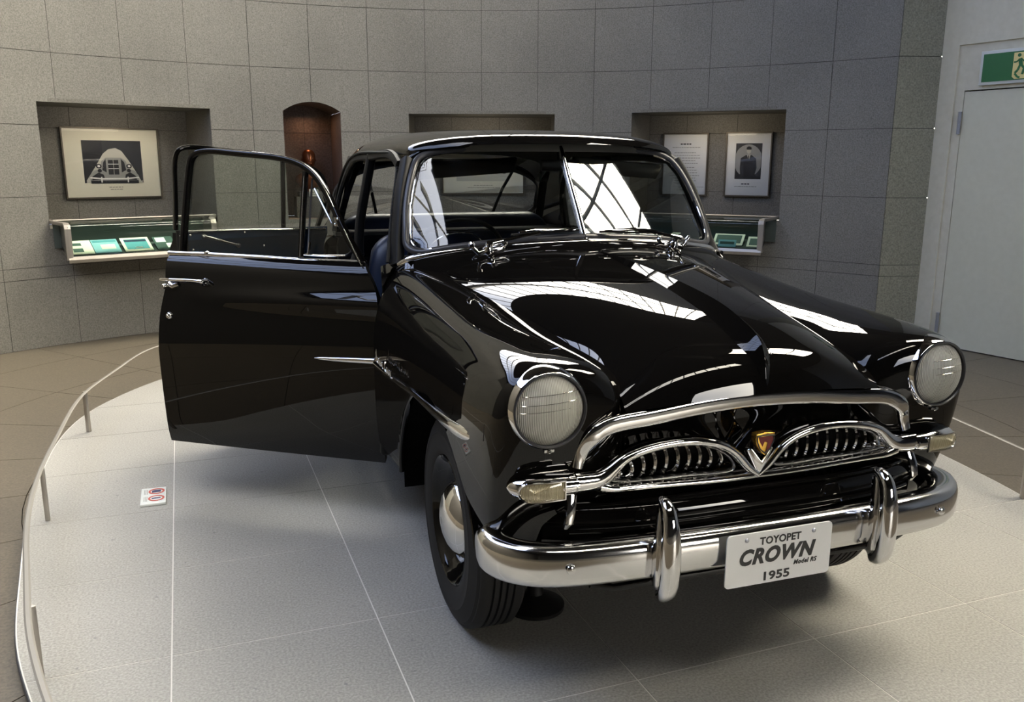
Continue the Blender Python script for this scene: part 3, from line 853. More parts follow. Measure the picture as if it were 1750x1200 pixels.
showcase(N4, -.62, .595, 'steel and glass wall case under the portrait niche on the right', [
    ('document_card', 'small cream card far left in the right wall case', -.50, -.40, .20, .10, 'paper', [('print', 'inkgrey', .2, .8, .2, .8)]),
    ('leaflet', 'narrow cream leaflet seen through the windscreen in the right wall case', -.25, -.17, .20, .08, 'paper', [('print', 'inkgrey', .2, .8, .3, .8)]),
    ('framed_plate', 'thick cream plate with dark green picture in the right wall case', .16, .43, .20, .07, 'paper', [('picture_area', 'darkgreen', .08, .92, .15, .88)]),
    ('booklet', 'low booklet lying at the right end of the right wall case', .47, .57, .225, .12, 'paper', [('dark_block', 'darkgreen', .2, .95, .15, .8)]),
    ('caption_card', 'pale caption strip in front of the dark green plate in the right wall case', .22, .38, .24, .215, 'sky_print', [('print', 'darkgreen', .1, .9, .3, .7)])])

# ---- bronze bust in the arched niche
q, nd, td, R_ = nframe(NA, .38)
bs = thing('bust_plinth', 'dark stone plinth in the arched niche under the bronze bust', 'plinth', tuple(q(0, .93)))
mb = MB(); mb.box(q(0, 1.03), (.15, .12, .10), R_); mb.box(q(0, 1.155), (.115, .10, .025), R_); mb.build('plinth_block', 'niche', bs, bevel=.004)
lc = thing('label_card', 'small cream label card standing in front of the bronze bust', 'label', tuple(q(.02, 1.18, .0)))
mb = MB(); mb.slab([q(-.025, 1.135, .13), q(.065, 1.135, .13), q(.065, 1.205, .115), q(-.025, 1.205, .115)], -nd, .004); mb.build('card', 'paper', lc)
mb = MB(); mb.slab([q(-.02, 1.15, .1285), q(.06, 1.15, .1285), q(.06, 1.155, .1275), q(-.02, 1.155, .1275)], -nd, .001); mb.slab([q(-.02, 1.17, .1245), q(.06, 1.17, .1245), q(.06, 1.175, .1235), q(-.02, 1.175, .1235)], -nd, .001); mb.build('card_print', 'inkgrey', lc)
bb = thing('bronze_bust', 'small bronze bust of a head and shoulders in the arched niche', 'sculpture', tuple(q(0, 1.18)))
mb = MB()
rows = []
for z, rx, ry, oy, n_ in ((1.18, .06, .045, 0, 4), (1.215, .05, .04, 0, 4), (1.225, .105, .05, 0, 2.6), (1.28, .145, .065, .0, 2.3), (1.33, .135, .065, 0, 2.2), (1.365, .085, .055, 0, 2), (1.385, .048, .045, .0, 2), (1.415, .044, .044, .005, 2), (1.435, .050, .055, .012, 2.1), (1.46, .058, .068, .012, 2.2), (1.49, .064, .074, .008, 2.1), (1.52, .066, .076, .004, 2), (1.55, .062, .072, 0, 2), (1.575, .046, .054, 0, 2), (1.588, .02, .024, 0, 2), (1.59, .002, .002, 0, 2)):
    ring = []
    for k in range(28):
        th = 2 * pi * k / 28; c, s = sel(th, n_)
        front = max(0, sin(th)) ** 8
        bump = 0
        if 1.44 < z < 1.53: bump = .014 * front * (1 - abs(z - 1.475) / .05)
        if 1.50 < z < 1.53: bump += -.004 * math.exp(-((th - pi / 2) ** 2 - .12) ** 2 * 60)
        ring.append(q(rx * c, z, ry * s + oy + max(0, bump)))
    rows.append(ring)
mb.grid(rows, closev=True)
mb.build('bust_body', 'bronze', bb, smooth=True, angle=70)
for s in (-1, 1):
    mb = MB(); mb.lathe([(.001, .008), (.011, .006), (.014, 0), (.010, -.006), (.001, -.006)], q(s * .066, 1.487, -.002), td * s, 12); mb.build('ear', 'bronze', bb, smooth=True)
    mb = MB(); mb.lathe([(.001, .005), (.008, .003), (.011, -.003)], q(s * .024, 1.500, .074), -nd, 12); mb.build('eye', 'bronze', bb, smooth=True)
mb = MB(); mb.bar([q(-.02, 1.452, .079), q(0, 1.455, .087), q(.02, 1.452, .079)], .004, .006, N=(0, 0, 1), n=8); mb.build('mouth', 'bronze', bb, smooth=True)
mb = MB(); mb.bar([q(0, 1.505, .074), q(0, 1.485, .088), q(0, 1.475, .092), q(0, 1.470, .078)], [.006, .009, .012, .009], .008, N=tuple(-nd), n=8); mb.build('nose', 'bronze', bb, smooth=True)
# unseen warm fill lights added to brighten the niches and their pictures
def area(name, loc, target, size, power, col):
    l = bpy.data.lights.new(name, 'AREA'); l.energy = power; l.size = size; l.color = col
    o = bpy.data.objects.new(name, l); COL.objects.link(o); o.location = loc
    d = Vector(tuple(np.array(target) - np.array(loc))); o.rotation_euler = d.to_track_quat('-Z', 'Y').to_euler()
    o['label'] = 'unseen warm fill light added at the top of the niche'; o['category'] = 'lamp'
    return o
area('niche_fill', tuple(q(0, 1.93, -.05)), tuple(q(0, 1.3, 0)), .08, .8, (1.0, .55, .32))['label'] = 'unseen warm fill light added in the arched niche above the bust'
for n, w_ in ((N1, 'left niche with the old car photograph'), (N2, 'middle niche behind the car roof'), (N4, 'right niche with two framed sheets')):
    qq, nd2, td2, R2_ = nframe(n, .12)
    area('niche_fill', tuple(qq(0, 1.90)), tuple(qq(0, 1.3, -.45)), .5, 3.2, (1.0, .86, .66))['label'] = 'unseen warm fill light added above the pictures of the ' + w_

# ================================================================== THE CAR
# car frame: front axle at y = 0, nose towards -y, x to the right of the picture, z up
car = thing('vintage_car', 'glossy black 1950s saloon car with its doors open on the pale platform', 'car', (0, 1.3, 0))

ZK = [.22, .30, .40, .50, .62, .75, .85, .90, .94, .97, 1.00, 1.02, 1.04, 1.06, 1.075, 1.09]
XK = [.745, .770, .785, .795, .805, .810, .804, .798, .791, .785, .778, .772, .764, .751, .737, .712]
def bodyx(z): return float(nspline(np.array(ZK), np.array(XK)[:, None], np.array([min(max(z, .22), 1.09)]))[0, 0])

# ---- front fenders : rings with a pole behind the headlamp
#       y     xc    ai    ao    ztop   zw    zbot  ntop  nbot
FR = [(-.612, .605, .010, .010, .876, .868, .858, 2.0, 2.0),
      (-.611, .605, .060, .056, .925, .868, .800, 2.0, 2.0),
      (-.603, .605, .105, .090, .952, .862, .720, 2.1, 2.2),
      (-.590, .605, .170, .112, .966, .845, .600, 2.2, 2.6),
      (-.565, .606, .225, .128, .976, .820, .480, 2.3, 3.0),
      (-.52, .607, .262, .139, .984, .795, .440, 2.35, 3.6),
      (-.44, .608, .290, .150, .991, .775, .450, 2.35, 4.0),
      (-.30, .610, .300, .160, .999, .755, .450, 2.3, 4.0),
      (-.05, .612, .320, .166, 1.010, .745, .290, 2.3, 4.0),
      (.15, .616, .320, .170, 1.024, .742, .270, 2.3, 4.0),
      (.35, .624, .320, .170, 1.043, .742, .260, 2.25, 4.0),
      (.55, .635, .300, .168, 1.064, .745, .250, 2.15, 4.0),
      (.745, .646, .280, .164, 1.083, .748, .240, 2.05, 4.0)]
def fenx(y): return float(np.interp(y, [f[0] for f in FR], [f[1] + f[3] for f in FR]))
NT = 96
def fender_rows():
    rows = []
    for (y, xc, ai, ao, zt, zw, zb2, n1, n2) in FR:
        ring = []
        for k in range(NT):
            th = pi / 2 - 2 * pi * k / NT        # start at crown, go outwards
            n = n1 if sin(th) >= 0 else n2
            c, s = sel(th, n)
            x = xc + (ao if c >= 0 else ai) * c
            z = zw + (zt - zw if s >= 0 else zw - zb2) * s
            fade = max(0.0, min(1.0, (-y - .30) / .25))
            yy = y + .12 * max(0, .80 - z) * fade
            ring.append((x, yy, z))
        rows.append(ring)
    R = np.array(rows)
    t = np.r_[0, np.cumsum([max(.015, abs(FR[i + 1][0] - FR[i][0]) + .6 * abs(FR[i + 1][4] - FR[i][4]) + .6 * abs(FR[i + 1][3] - FR[i][3])) for i in range(len(FR) - 1)])]
    tq = np.r_[np.linspace(0, t[6], 40), np.linspace(t[6], t[-1], 60)[1:]]
    return np.array([nspline(t, R[:, k], tq) for k in range(NT)]).transpose(1, 0, 2)
FG = fender_rows()
WYC, WZC, ARCH = -.025, .345, .425
def make_fender(s):
    mb = MB()
    G = FG.copy()
    # wheel arch : pull inside vertices of the outer wall onto the arch
    nu, nv = G.shape[:2]
    keep = np.ones((nu, nv), bool)
    for i in range(nu):
        for j in range(nv):
            x, y, z = G[i, j]
            r = math.hypot(y - WYC, z - WZC)
            if r < ARCH and j < nv * .52: keep[i, j] = False
            if y > -.42 and (j > nv * .47 and j < nv * .80): keep[i, j] = False     # open underside, inner wall
            if y > .0 and z < .372 and j < nv * .5: keep[i, j] = False
            if y <= 0 and y > -.30 and z < .30: keep[i, j] = False
    P = G.copy()
    sel_ = (P[:, :, 1] > 0) & (P[:, :, 2] < .375) & (np.arange(nv)[None, :] < nv * .5)
    P[:, :, 2] = np.where(sel_, .375, P[:, :, 2])
    for i in range(nu):
        for j in range(nv):
            if not keep[i, j] and j < nv * .52:
                x, y, z = G[i, j]; r = math.hypot(y - WYC, z - WZC)
                if 1e-6 < r < ARCH:
                    P[i, j, 1] = WYC + (y - WYC) * ARCH / r; P[i, j, 2] = WZC + (z - WZC) * ARCH / r
    vs = P.reshape(-1, 3); fs = []
    for i in range(nu - 1):
        for j in range(nv):
            j2 = (j + 1) % nv
            if not (keep[i, j] or keep[i + 1, j] or keep[i, j2] or keep[i + 1, j2]): continue
            fs.append((i * nv + j, (i + 1) * nv + j, (i + 1) * nv + j2, i * nv + j2))
    used = sorted({q for f in fs for q in f}); mp = {q: k for k, q in enumerate(used)}
    mb.add([vs[q] * V(s, 1, 1) for q in used], [tuple(mp[q] for q in f) for f in fs])
    o = mb.build('front_fender', 'paint', car, smooth=True, angle=60)
    # rolled arch lip
    mb = MB(); path = []
    for t in np.linspace(radians(4), radians(166), 60):
        y, z = WYC + ARCH * cos(t), WZC + ARCH * sin(t)
        path.append((s * (fenx(y) - .014 - .02 * max(0, (.5 - z) / .3) ** 2), y, z))
    mb.bar(path, .007, .010, N=(1, 0, 0), n=8); mb.build('arch_lip', 'paint', o, smooth=True)
    # inner wheel housing
    mb = MB(); P2 = []
    for t in np.linspace(radians(-5), radians(162), 26):
        y, z = WYC + (ARCH + .02) * cos(t), WZC + (ARCH + .02) * sin(t)
        P2.append([(s * (fenx(y) - .03), y, z), (s * .47, y, z)])
    mb.grid(P2); mb.add([(s * .47, WYC + .42 * cos(t), max(.40, WZC + .42 * sin(t))) for t in np.linspace(0, 2 * pi, 25)[:-1]], [tuple(range(24))])
    mb.build('wheel_housing', 'cavity', o)
    return o
fenL = make_fender(-1); fenR = make_fender(1)

# ---- hood
HOOD = [((.520, 1.146), (.655, .615, 1.030)), ((.300, 1.130), (.590, .37, .998)), ((.0, 1.101), (.490, .03, .966)), ((-.28, 1.064), (.408, -.26, .940)),
        ((-.45, 1.028), (.392, -.42, .920)), ((-.55, .989), (.394, -.51, .903)), ((-.603, .955), (.396, -.56, .884)), ((-.628, .912), (.397, -.59, .863)), ((-.638, .866), (.396, -.606, .842))]
def hood_pt(c, e, s, p):
    return V(e[0] * s, c[0] + (e[1] - c[0]) * s ** 2, c[1] - (c[1] - e[2]) * s ** p)
def hood_grid(nu=70, nv=60):
    C = np.array([h[0] for h in HOOD]); E = np.array([h[1] for h in HOOD]); pw = np.array([2.8, 2.8, 2.9, 3.0, 2.9, 2.8, 2.6, 2.3, 2.0])[:, None]
    t = chord(np.c_[C, C[:, :1] * 0]); tq = np.linspace(0, 1, nu)
    Cq, Eq, pq = nspline(t, C, tq), nspline(t, E, tq), nspline(t, pw, tq)
    S = np.linspace(-1, 1, 2 * nv + 1)
    return np.array([[hood_pt(Cq[i], Eq[i], abs(s), pq[i, 0]) * V(math.copysign(1, s), 1, 1) for s in S] for i in range(nu)])
HG = hood_grid()
mb = MB(); mb.grid(HG)
hood = mb.build('hood', 'paint', car, smooth=True, angle=80)
def hood_center(y):
    mid = HG[:, HG.shape[1] // 2]
    return float(np.interp(y, mid[::-1, 1], mid[::-1, 2]))
# raised centre crest of the hood, ending in a sharp beak
mb = MB(); rows = []
for y, h, w in ((.50, .003, .008), (.35, .011, .016), (.1, .020, .026), (-.15, .028, .034), (-.30, .033, .040), (-.42, .037, .043), (-.50, .040, .042), (-.555, .043, .038), (-.590, .045, .030), (-.614, .040, .020), (-.632, .018, .009), (-.636, .0, .003)):
    zc = hood_center(y)
    ring = []
    for u in (-1, -.75, -.5, -.28, -.12, 0, .12, .28, .5, .75, 1):
        f = (1 - abs(u)) ** 1.12
        ring.append((u * w * 1.25, y, zc - .004 + h * f))
    rows.append(ring)
R = np.array(rows); t = chord(R[:, 5]); tq = np.linspace(0, 1, 60)
G = np.array([nspline(t, R[:, j], tq) for j in range(R.shape[1])]).transpose(1, 0, 2)
mb.grid(G); mb.build('hood_crest', 'paint', hood, smooth=True, angle=50)
# little chrome stud on the hood
mb = MB(); mb.lathe([(.001, .004), (.004, .003), (.005, 0)], (.035, -.60, .966), (0, -.8, .6), 12); mb.build('hood_stud', 'chrome', hood, smooth=True)

# ---- cowl between the hood and the windscreen
WB = [(0, .580, 1.170), (.20, .608, 1.163), (.40, .650, 1.148), (.56, .695, 1.128), (.655, .735, 1.108), (.70, .80, 1.090)]
mb = MB(); A = curve([(0, .50, 1.138), (.25, .515, 1.128), (.45, .545, 1.098), (.60, .585, 1.048), (.70, .62, 1.00), (.78, .68, .93)], 40)
B = curve(WB + [(.745, .90, 1.06)], 40)
P = [[A[i] * (1 - v) + B[i] * v + V(0, 0, .012 * 4 * v * (1 - v)) for v in np.linspace(0, 1, 10)] for i in range(40)]
mb.grid(P); mb.mirror(); mb.build('cowl', 'paint', car, smooth=True, angle=70, merge=.0005)
# chrome strip at the base of the windscreen
wbc = curve(WB[:5] + [(.695, .775, 1.082)], 40)
mb = MB(); mb.bar([V(-p[0], p[1] - .006, p[2] - .004) for p in wbc[::-1]] + [V(p[0], p[1] - .006, p[2] - .004) for p in wbc[1:]], .0135, .0135, N=(0, -.45, .9), n=20)
mb.build('windscreen_base_moulding', 'chrome', car, smooth=True)

# ---- windscreen
gas = [(.0, .586, 1.185), (.20, .617, 1.176), (.40, .661, 1.160), (.56, .706, 1.138), (.63, .738, 1.130), (.662, .775, 1.150), (.662, .800, 1.20), (.650, .845, 1.28), (.626, .893, 1.37), (.598, .935, 1.44), (.570, .962, 1.480), (.525, .965, 1.502), (.42, .942, 1.516), (.22, .902, 1.529), (.0, .864, 1.535)]
gp = curve(gas, 90)
mb = MB(); mb.bar([V(*p) for p in gp], .014, .012, N=[(.35 * min(1, p[0] / .5), -.72, .6) for p in gp], n=10); mb.mirror()
ws = mb.build('windscreen_gasket', 'gasket', car, smooth=True)
mb = MB(); mb.bar([V(p[0] * .975, p[1] - .012, p[2] + (.012 if p[2] < 1.3 else -.012)) for p in gp[30:66]], .003, .003, N=[(.35, -.72, .6)] * 36, n=6); mb.mirror(); mb.build('windscreen_bright_strip', 'chrome', car, smooth=True)
lo = curve([(0, .588, 1.178), (.25, .631, 1.168), (.50, .690, 1.140), (.672, .755, 1.115)], 24)
hi = curve([(0, .868, 1.538), (.20, .902, 1.531), (.42, .944, 1.515), (.605, .985, 1.485)], 24)
for s in (-1, 1):
    mb = MB(); rows = []
    for i in range(24):
        row = []
        for v in np.linspace(0, 1, 12):
            p = lo[i] * (1 - v) + hi[i] * v
            # clip the pane to the gasket outline on the outer side
            xm = np.interp(p[2], [1.115, 1.14, 1.20, 1.28, 1.37, 1.44, 1.48, 1.50], [.60, .655, .662, .650, .626, .598, .57, .54])
            p = p.copy()
            row.append(V(min(p[0], xm) * s, p[1], p[2]))
        rows.append(row)
    mb.grid(rows); mb.build('windscreen_pane', 'wsglass', car, smooth=True, angle=80)
mb = MB(); mb.bar([(0, .578, 1.170), (0, .66, 1.285), (0, .76, 1.41), (0, .848, 1.525), (0, .862, 1.538)], [.013, .012, .0115, .011, .006], .010, N=(0, -.8, .6), n=12, ex=2.6)
dv = mb.build('windscreen_divider', 'chrome', car, smooth=True)
mb = MB(); mb.lathe([(.0, .004), (.004, .003), (.005, 0)], (0, .842, 1.528), (0, -.8, .6), 12); mb.build('screw', 'dullchrome', dv, smooth=True)

# ---- roof
RF = [(.878, .575, 1.492, 1.540), (.895, .595, 1.496, 1.562), (.95, .612, 1.498, 1.583), (1.06, .628, 1.499, 1.597), (1.22, .642, 1.501, 1.607), (1.5, .650, 1.503, 1.618), (1.9, .650, 1.500, 1.626), (2.2, .642, 1.484, 1.612), (2.45, .630, 1.455, 1.580), (2.60, .622, 1.425, 1.545)]
def roofrow(y, xe, ze, zc, n=33, inset=0.0):
    row = []
    for th in np.linspace(0, pi, n):
        c, s = sel(th, 2.5)
        cv = 0.075 * (1 - abs(c) ** 2) * max(0, (1.3 - y) / .42) if y < 1.3 else 0
        row.append((c * (xe - inset), y - cv + (0.075 * max(0, (1.3 - y) / .42) if y < 1.3 else 0) * 0 + (.10 * abs(c) ** 2 if y < .95 else .10 * abs(c) ** 2 * max(0, (1.2 - y) / .25) if y < 1.2 else 0), ze + (zc - ze - inset) * s))
    return row
RR = [roofrow(*r, n=49) for r in RF]
RG = surf(RR, 50, 70)
mb = MB(); mb.grid(RG); roof = mb.build('roof', 'paint', car, smooth=True, angle=80)
# header lip over the windscreen, painted
mb = MB(); hp2 = curve([(0, .866, 1.553), (.22, .890, 1.547), (.42, .938, 1.530), (.54, .972, 1.513), (.595, .99, 1.482)], 30)
mb.bar([V(-p[0], p[1] + .004, p[2] - .004) for p in hp2[::-1]] + [p + V(0, .004, -.004) for p in hp2[1:]], .012, .014, N=(0, -.7, .7), n=12); mb.build('header_rail', 'paint', roof, smooth=True)
mb = MB(); mb.grid(surf([roofrow(r[0] + (.03 if i == 0 else 0), r[1], r[2], r[3], inset=.030, n=33) for i, r in enumerate(RF)], 20, 30)); mb.build('roof_lining', 'lining', roof, smooth=True, angle=80)

# rear greenhouse shell with the backlight opening
RS = [RF[-1]] 
rear = []
for (y, xe, ze, zc, yc) in ((2.60, .622, 1.425, 1.545, 0), (2.70, .622, 1.36, 1.520, .03), (2.80, .635, 1.28, 1.475, .06), (2.89, .655, 1.20, 1.40, .08), (2.97, .68, 1.13, 1.30, .09), (3.03, .70, 1.085, 1.20, .10), (3.07, .715, 1.06, 1.12, .11)):
    row = []
    for th in np.linspace(0, pi, 49):
        c, s = sel(th, 2.4)
        row.append((c * xe, y + yc * (1 - abs(c) ** 2.5), ze + (zc - ze) * s))
    rear.append(row)
SG = surf(rear, 60, 97)
WX, WZ0, WZ1 = .66, 1.10, 1.475
def inwin(p):
    if p[1] < 2.62: return False
    a = abs(p[0]) / .66; b = (p[2] - 1.26) / (.21 if p[2] > 1.26 else .17)
    n = 2.3 if b > 0 else 6
    return a ** n + abs(b) ** n < 1
mb = MB(); nu, nv = SG.shape[:2]; fs = []
for i in range(nu - 1):
    for j in range(nv - 1):
        c = (SG[i, j] + SG[i + 1, j] + SG[i, j + 1] + SG[i + 1, j + 1]) / 4
        if inwin(c): continue
        fs.append((i * nv + j, (i + 1) * nv + j, (i + 1) * nv + j + 1, i * nv + j + 1))
mb.add(SG.reshape(-1, 3), fs); mb.build('rear_roof_panel', 'paint', car, smooth=True, angle=70)
# gasket of the rear window, found by walking the outline
edge = []
for th in np.linspace(0, 2 * pi, 73)[:-1]:
    c, s = sel(th, 2.3 if sin(th) > 0 else 6)
    x, z = .66 * c, 1.26 + (.21 if s > 0 else .17) * s
    d = ((SG[:, :, 0] - x) ** 2 + (SG[:, :, 2] - z) ** 2 * 1.0 + (SG[:, :, 1] < 2.6) * 9)
    i, j = np.unravel_index(np.argmin(d), d.shape); edge.append(V(x, SG[i, j, 1], z))
_f = np.fft.rfft([e[1] for e in edge]); _f[5:] = 0; _y = np.fft.irfft(_f, len(edge)); edge = [V(e[0], y_, e[2]) for e, y_ in zip(edge, _y)]
mb = MB(); mb.bar(edge, .016, .014, N=(0, 1, .6), n=8, closed=True); mb.build('rear_window_gasket', 'gasket', car, smooth=True)
mb = MB(); c = sum(edge) / len(edge) + V(0, .03, 0)
mb.grid([[c + (e - c) * f + V(0, .03 * (1 - f * f), 0) for f in (0.01, .5, 1)] for e in edge], closeu=True); mb.build('rear_window', 'rearglass', car, smooth=True, angle=80)
for s in (-1, 1):
    mb = MB(); mb.bar([(s * .38, 3.02, 1.11), (s * .43, 2.92, 1.30), (s * .49, 2.78, 1.475)], .010, .008, N=(0, 1, .4), n=8, ex=3); mb.build('rear_window_bar', 'black', car)

# ---- pillars (both sides)
def side_x(z):   # greenhouse side
    return .715 - (z - 1.08) * .23
for s in (-1, 1):
    mb = MB()
    P = [(.700, .790, 1.075), (.690, .822, 1.15), (.672, .868, 1.26), (.650, .915, 1.36), (.627, .955, 1.43), (.612, .985, 1.475)]
    pp = curve(P, 30); mb.bar([V(s * p[0], p[1], p[2]) for p in pp], .026, .020, N=(s * .9, -.35, .25), n=16, ex=5)
    ap = mb.build('front_pillar', 'black', car, smooth=True)
    mb = MB()
    for p in curve([(.722, .828, 1.08), (.705, .87, 1.20), (.685, .92, 1.31), (.660, .97, 1.40), (.640, 1.03, 1.465), (.628, 1.08, 1.482)], 30):
        mb.box((s * p[0], p[1] - .004, p[2]), (.003, .005, .0032))
    st = mb.build('seal_studs', 'dullchrome', ap); st['kind'] = 'stuff'
    mb = MB(); mb.bar([(s * p[0], p[1], p[2]) for p in curve([(.705, 1.70, 1.02), (.700, 1.70, 1.15), (.672, 1.68, 1.32), (.638, 1.65, 1.50)], 14)], .034, .022, N=(s, 0, .2), n=12, ex=3)
    mb.bar([(s * p[0], p[1], p[2]) for p in curve([(.765, 1.72, .34), (.772, 1.72, .62), (.750, 1.71, .90), (.705, 1.70, 1.04)], 14)], .040, .026, N=(s, 0, .1), n=12, ex=3)
    mb.build('centre_pillar', 'black', car, smooth=True)
    # rear quarter pillar
    mb = MB(); rows = []
    for z in np.linspace(1.04, 1.50, 16):
        f = (z - 1.04) / .46
        x = side_x(z) - .005; y0 = 2.50 - .05 * f - .32 * f ** 3; y1 = 3.02 - .42 * f
        rows.append([(s * (x - .03), y0, z), (s * x, y0, z), (s * (x + .004), (y0 + y1) / 2, z), (s * x, y1, z), (s * (x - .03), y1, z)])
    mb.grid(rows); mb.build('rear_pillar', 'paint', car, smooth=True, angle=60)
    # drip rail over the doors
    mb = MB(); mb.bar([(s * p[0], p[1], p[2]) for p in curve([(.735, .80, 1.085), (.705, .875, 1.21), (.675, .935, 1.34), (.650, .99, 1.43), (.640, 1.06, 1.485), (.655, 1.25, 1.507), (.664, 1.6, 1.511), (.662, 1.95, 1.506), (.655, 2.25, 1.480), (.66, 2.46, 1.42), (.685, 2.56, 1.30), (.71, 2.58, 1.15)], 60)], .006, .008, N=(s, 0, 0), n=8); mb.build('drip_rail', 'black', car, smooth=True)
    mb = MB(); mb.bar([(s * p[0], p[1], p[2]) for p in curve([(.640, 1.0, 1.455), (.640, 1.10, 1.488), (.645, 1.5, 1.495), (.645, 2.0, 1.490), (.64, 2.3, 1.46), (.655, 2.45, 1.38), (.69, 2.50, 1.25), (.72, 2.50, 1.08)], 40)], .020, .014, N=(s, 0, .2), n=8, ex=3); mb.build('door_opening_frame', 'black', car, smooth=True)
    # sill
    mb = MB(); mb.box((s * .760, 1.66, .335), (.026, .88, .03)); mb.build('sill', 'black', car, bevel=.012)

# ---- rear body : quarter panels, boot
RB = []
#       y     xs(scale) belt z, belt x,  crown z
for (y, k, zb2, xb, zc) in ((2.52, 1.0, 1.075, .715, 1.08), (2.70, 1.002, 1.065, .715, 1.075), (2.95, 1.0, 1.035, .71, 1.065), (3.10, .99, 1.0, .69, 1.035), (3.25, .97, .95, .665, .985), (3.40, .925, .88, .62, .905), (3.50, .86, .80, .57, .80), (3.555, .76, .68, .50, .66)):
    row = []
    for z in np.linspace(.25 if y < 3.3 else .30 + (y - 3.3) * .5, zb2 * .93, 12): row.append((bodyx(min(z * 1.09 / max(zb2, .2) if y > 2.9 else z, 1.02)) * k, y, z))
    row.append((xb * 1.03, y, zb2 * .975)); row.append((xb * .94, y, zb2))
    for u in (.8, .6, .4, .2, 0): row.append((xb * u, y + (0), zb2 + (zc - zb2) * (1 - u ** 2)))
    RB.append(row)
QG = surf(RB, 44, 60)
mb = MB(); nu, nv = QG.shape[:2]; fs = []
RWY = 2.53
for i in range(nu - 1):
    for j in range(nv - 1):
        c = (QG[i, j] + QG[i + 1, j + 1]) / 2
        if math.hypot(c[1] - RWY, c[2] - .345) < .40 and c[0] > .6: continue
        if c[1] < 3.0 and c[0] < .66 and c[2] > .9: continue
        fs.append((i * nv + j, (i + 1) * nv + j, (i + 1) * nv + j + 1, i * nv + j + 1))
mb.add(QG.reshape(-1, 3), fs); mb.mirror(); mb.build('rear_body', 'paint', car, smooth=True, angle=60, merge=.0004)
mb = MB(); mb.slab([(-.72, 2.45, 1.075), (.72, 2.45, 1.075), (.70, 3.06, 1.075), (-.70, 3.06, 1.075)], (0, 0, 1), .02); mb.build('parcel_shelf', 'black', car)
mb = MB(); mb.bar([V(sx * x, y, .44) for sx, x, y in ((-1, .84, 3.30), (-1, .83, 3.50), (-1, .70, 3.62), (-1, .3, 3.66), (1, .3, 3.66), (1, .70, 3.62), (1, .83, 3.50), (1, .84, 3.30))], .055, .02, N=(0, 0, 1), n=12); 
mb2 = MB(); pr = curve([(-.83, 3.35, .46), (-.80, 3.54, .46), (-.5, 3.64, .46), (0, 3.66, .46), (.5, 3.64, .46), (.80, 3.54, .46), (.83, 3.35, .46)], 50)
mb2.bar(pr, .020, .055, N=(0, 0, 1), n=14, ex=3); mb2.build('rear_bumper', 'brushed', car, smooth=True)
# underbody and bulkheads
mb = MB(); mb.box((0, 1.65, .30), (.70, .83, .05)); mb.box((0, .45, .32), (.36, .80, .04)); mb.box((0, .05, .62), (.36, .56, .30)); mb.box((0, .70, .62), (.70, .04, .34)); mb.box((0, 2.95, .62), (.66, .45, .30)); mb.build('underbody', 'cavity', car)
# ---- right side doors, closed
def skin(y0, y1, ztop=1.085, zbot=.285, s=1, n=24):
    return [[(s * bodyx(z), y, z) for z in np.linspace(zbot, ztop, n)] for y in np.linspace(y0, y1, 10)]
for nm, y0, y1 in (('front_door', .755, 1.700), ('rear_door', 1.708, 2.515)):
    mb = MB(); mb.grid(skin(y0, y1)); o = mb.build(nm, 'paint', car, smooth=True, angle=60, solid=.03)
    mb = MB(); mb.bar([(.728, y0, 1.083), (.728, y1, 1.083)], .010, .008, N=(1, 0, 0), n=8); mb.build('belt_moulding', 'chrome', o, smooth=True)
    z0, z1 = 1.09, 1.485
    if nm == 'front_door': fr = [(.82, 1.09), (.875, 1.20), (.94, 1.33), (1.00, 1.42), (1.08, 1.475), (1.3, 1.488), (1.55, 1.49), (1.66, 1.48), (1.675, 1.40), (1.69, 1.09)]
    else: fr = [(1.735, 1.09), (1.725, 1.40), (1.74, 1.478), (1.85, 1.490), (2.1, 1.478), (2.3, 1.44), (2.42, 1.35), (2.47, 1.22), (2.48, 1.09)]
    pts = [V(side_x(z), y, z) for y, z in fr]
    mb = MB(); mb.bar(pts, .014, .012, N=(1, 0, .2), n=8, ex=3); mb.build('window_frame', 'black', o, smooth=True)
    mb = MB(); mb.slab([p - V(.004, 0, 0) for p in pts], (1, 0, .2), .003); mb.build('window_pane', 'glass', o)
    mb = MB(); mb.grid([[(x - .055, y, z) for x, y, z in r] for r in skin(y0 + .03, y1 - .03, 1.07, .32)]); mb.build('inner_panel', 'trim', o, smooth=True)
mb = MB(); mb.bar([(.815, .30, .70), (.826, .5, .70), (.828, .8, .70), (.818, 1.05, .70)], .010, .008, N=(1, 0, 0), n=8); mb.build('side_moulding', 'chrome', car, smooth=True)

# ---- open doors on the left
def door_frame(H, ang, flip):
    a = radians(ang)
    D = V(-sin(a), flip * cos(a), 0); Nn = V(-cos(a), -flip * sin(a), 0)
    return lambda u, w, z: V(H[0], H[1], 0) + D * u + Nn * w + V(0, 0, z), D, Nn
def off_f(z): return (bodyx(z) - .79) if z <= 1.080 else (-.075 - (z - 1.08) * .28)

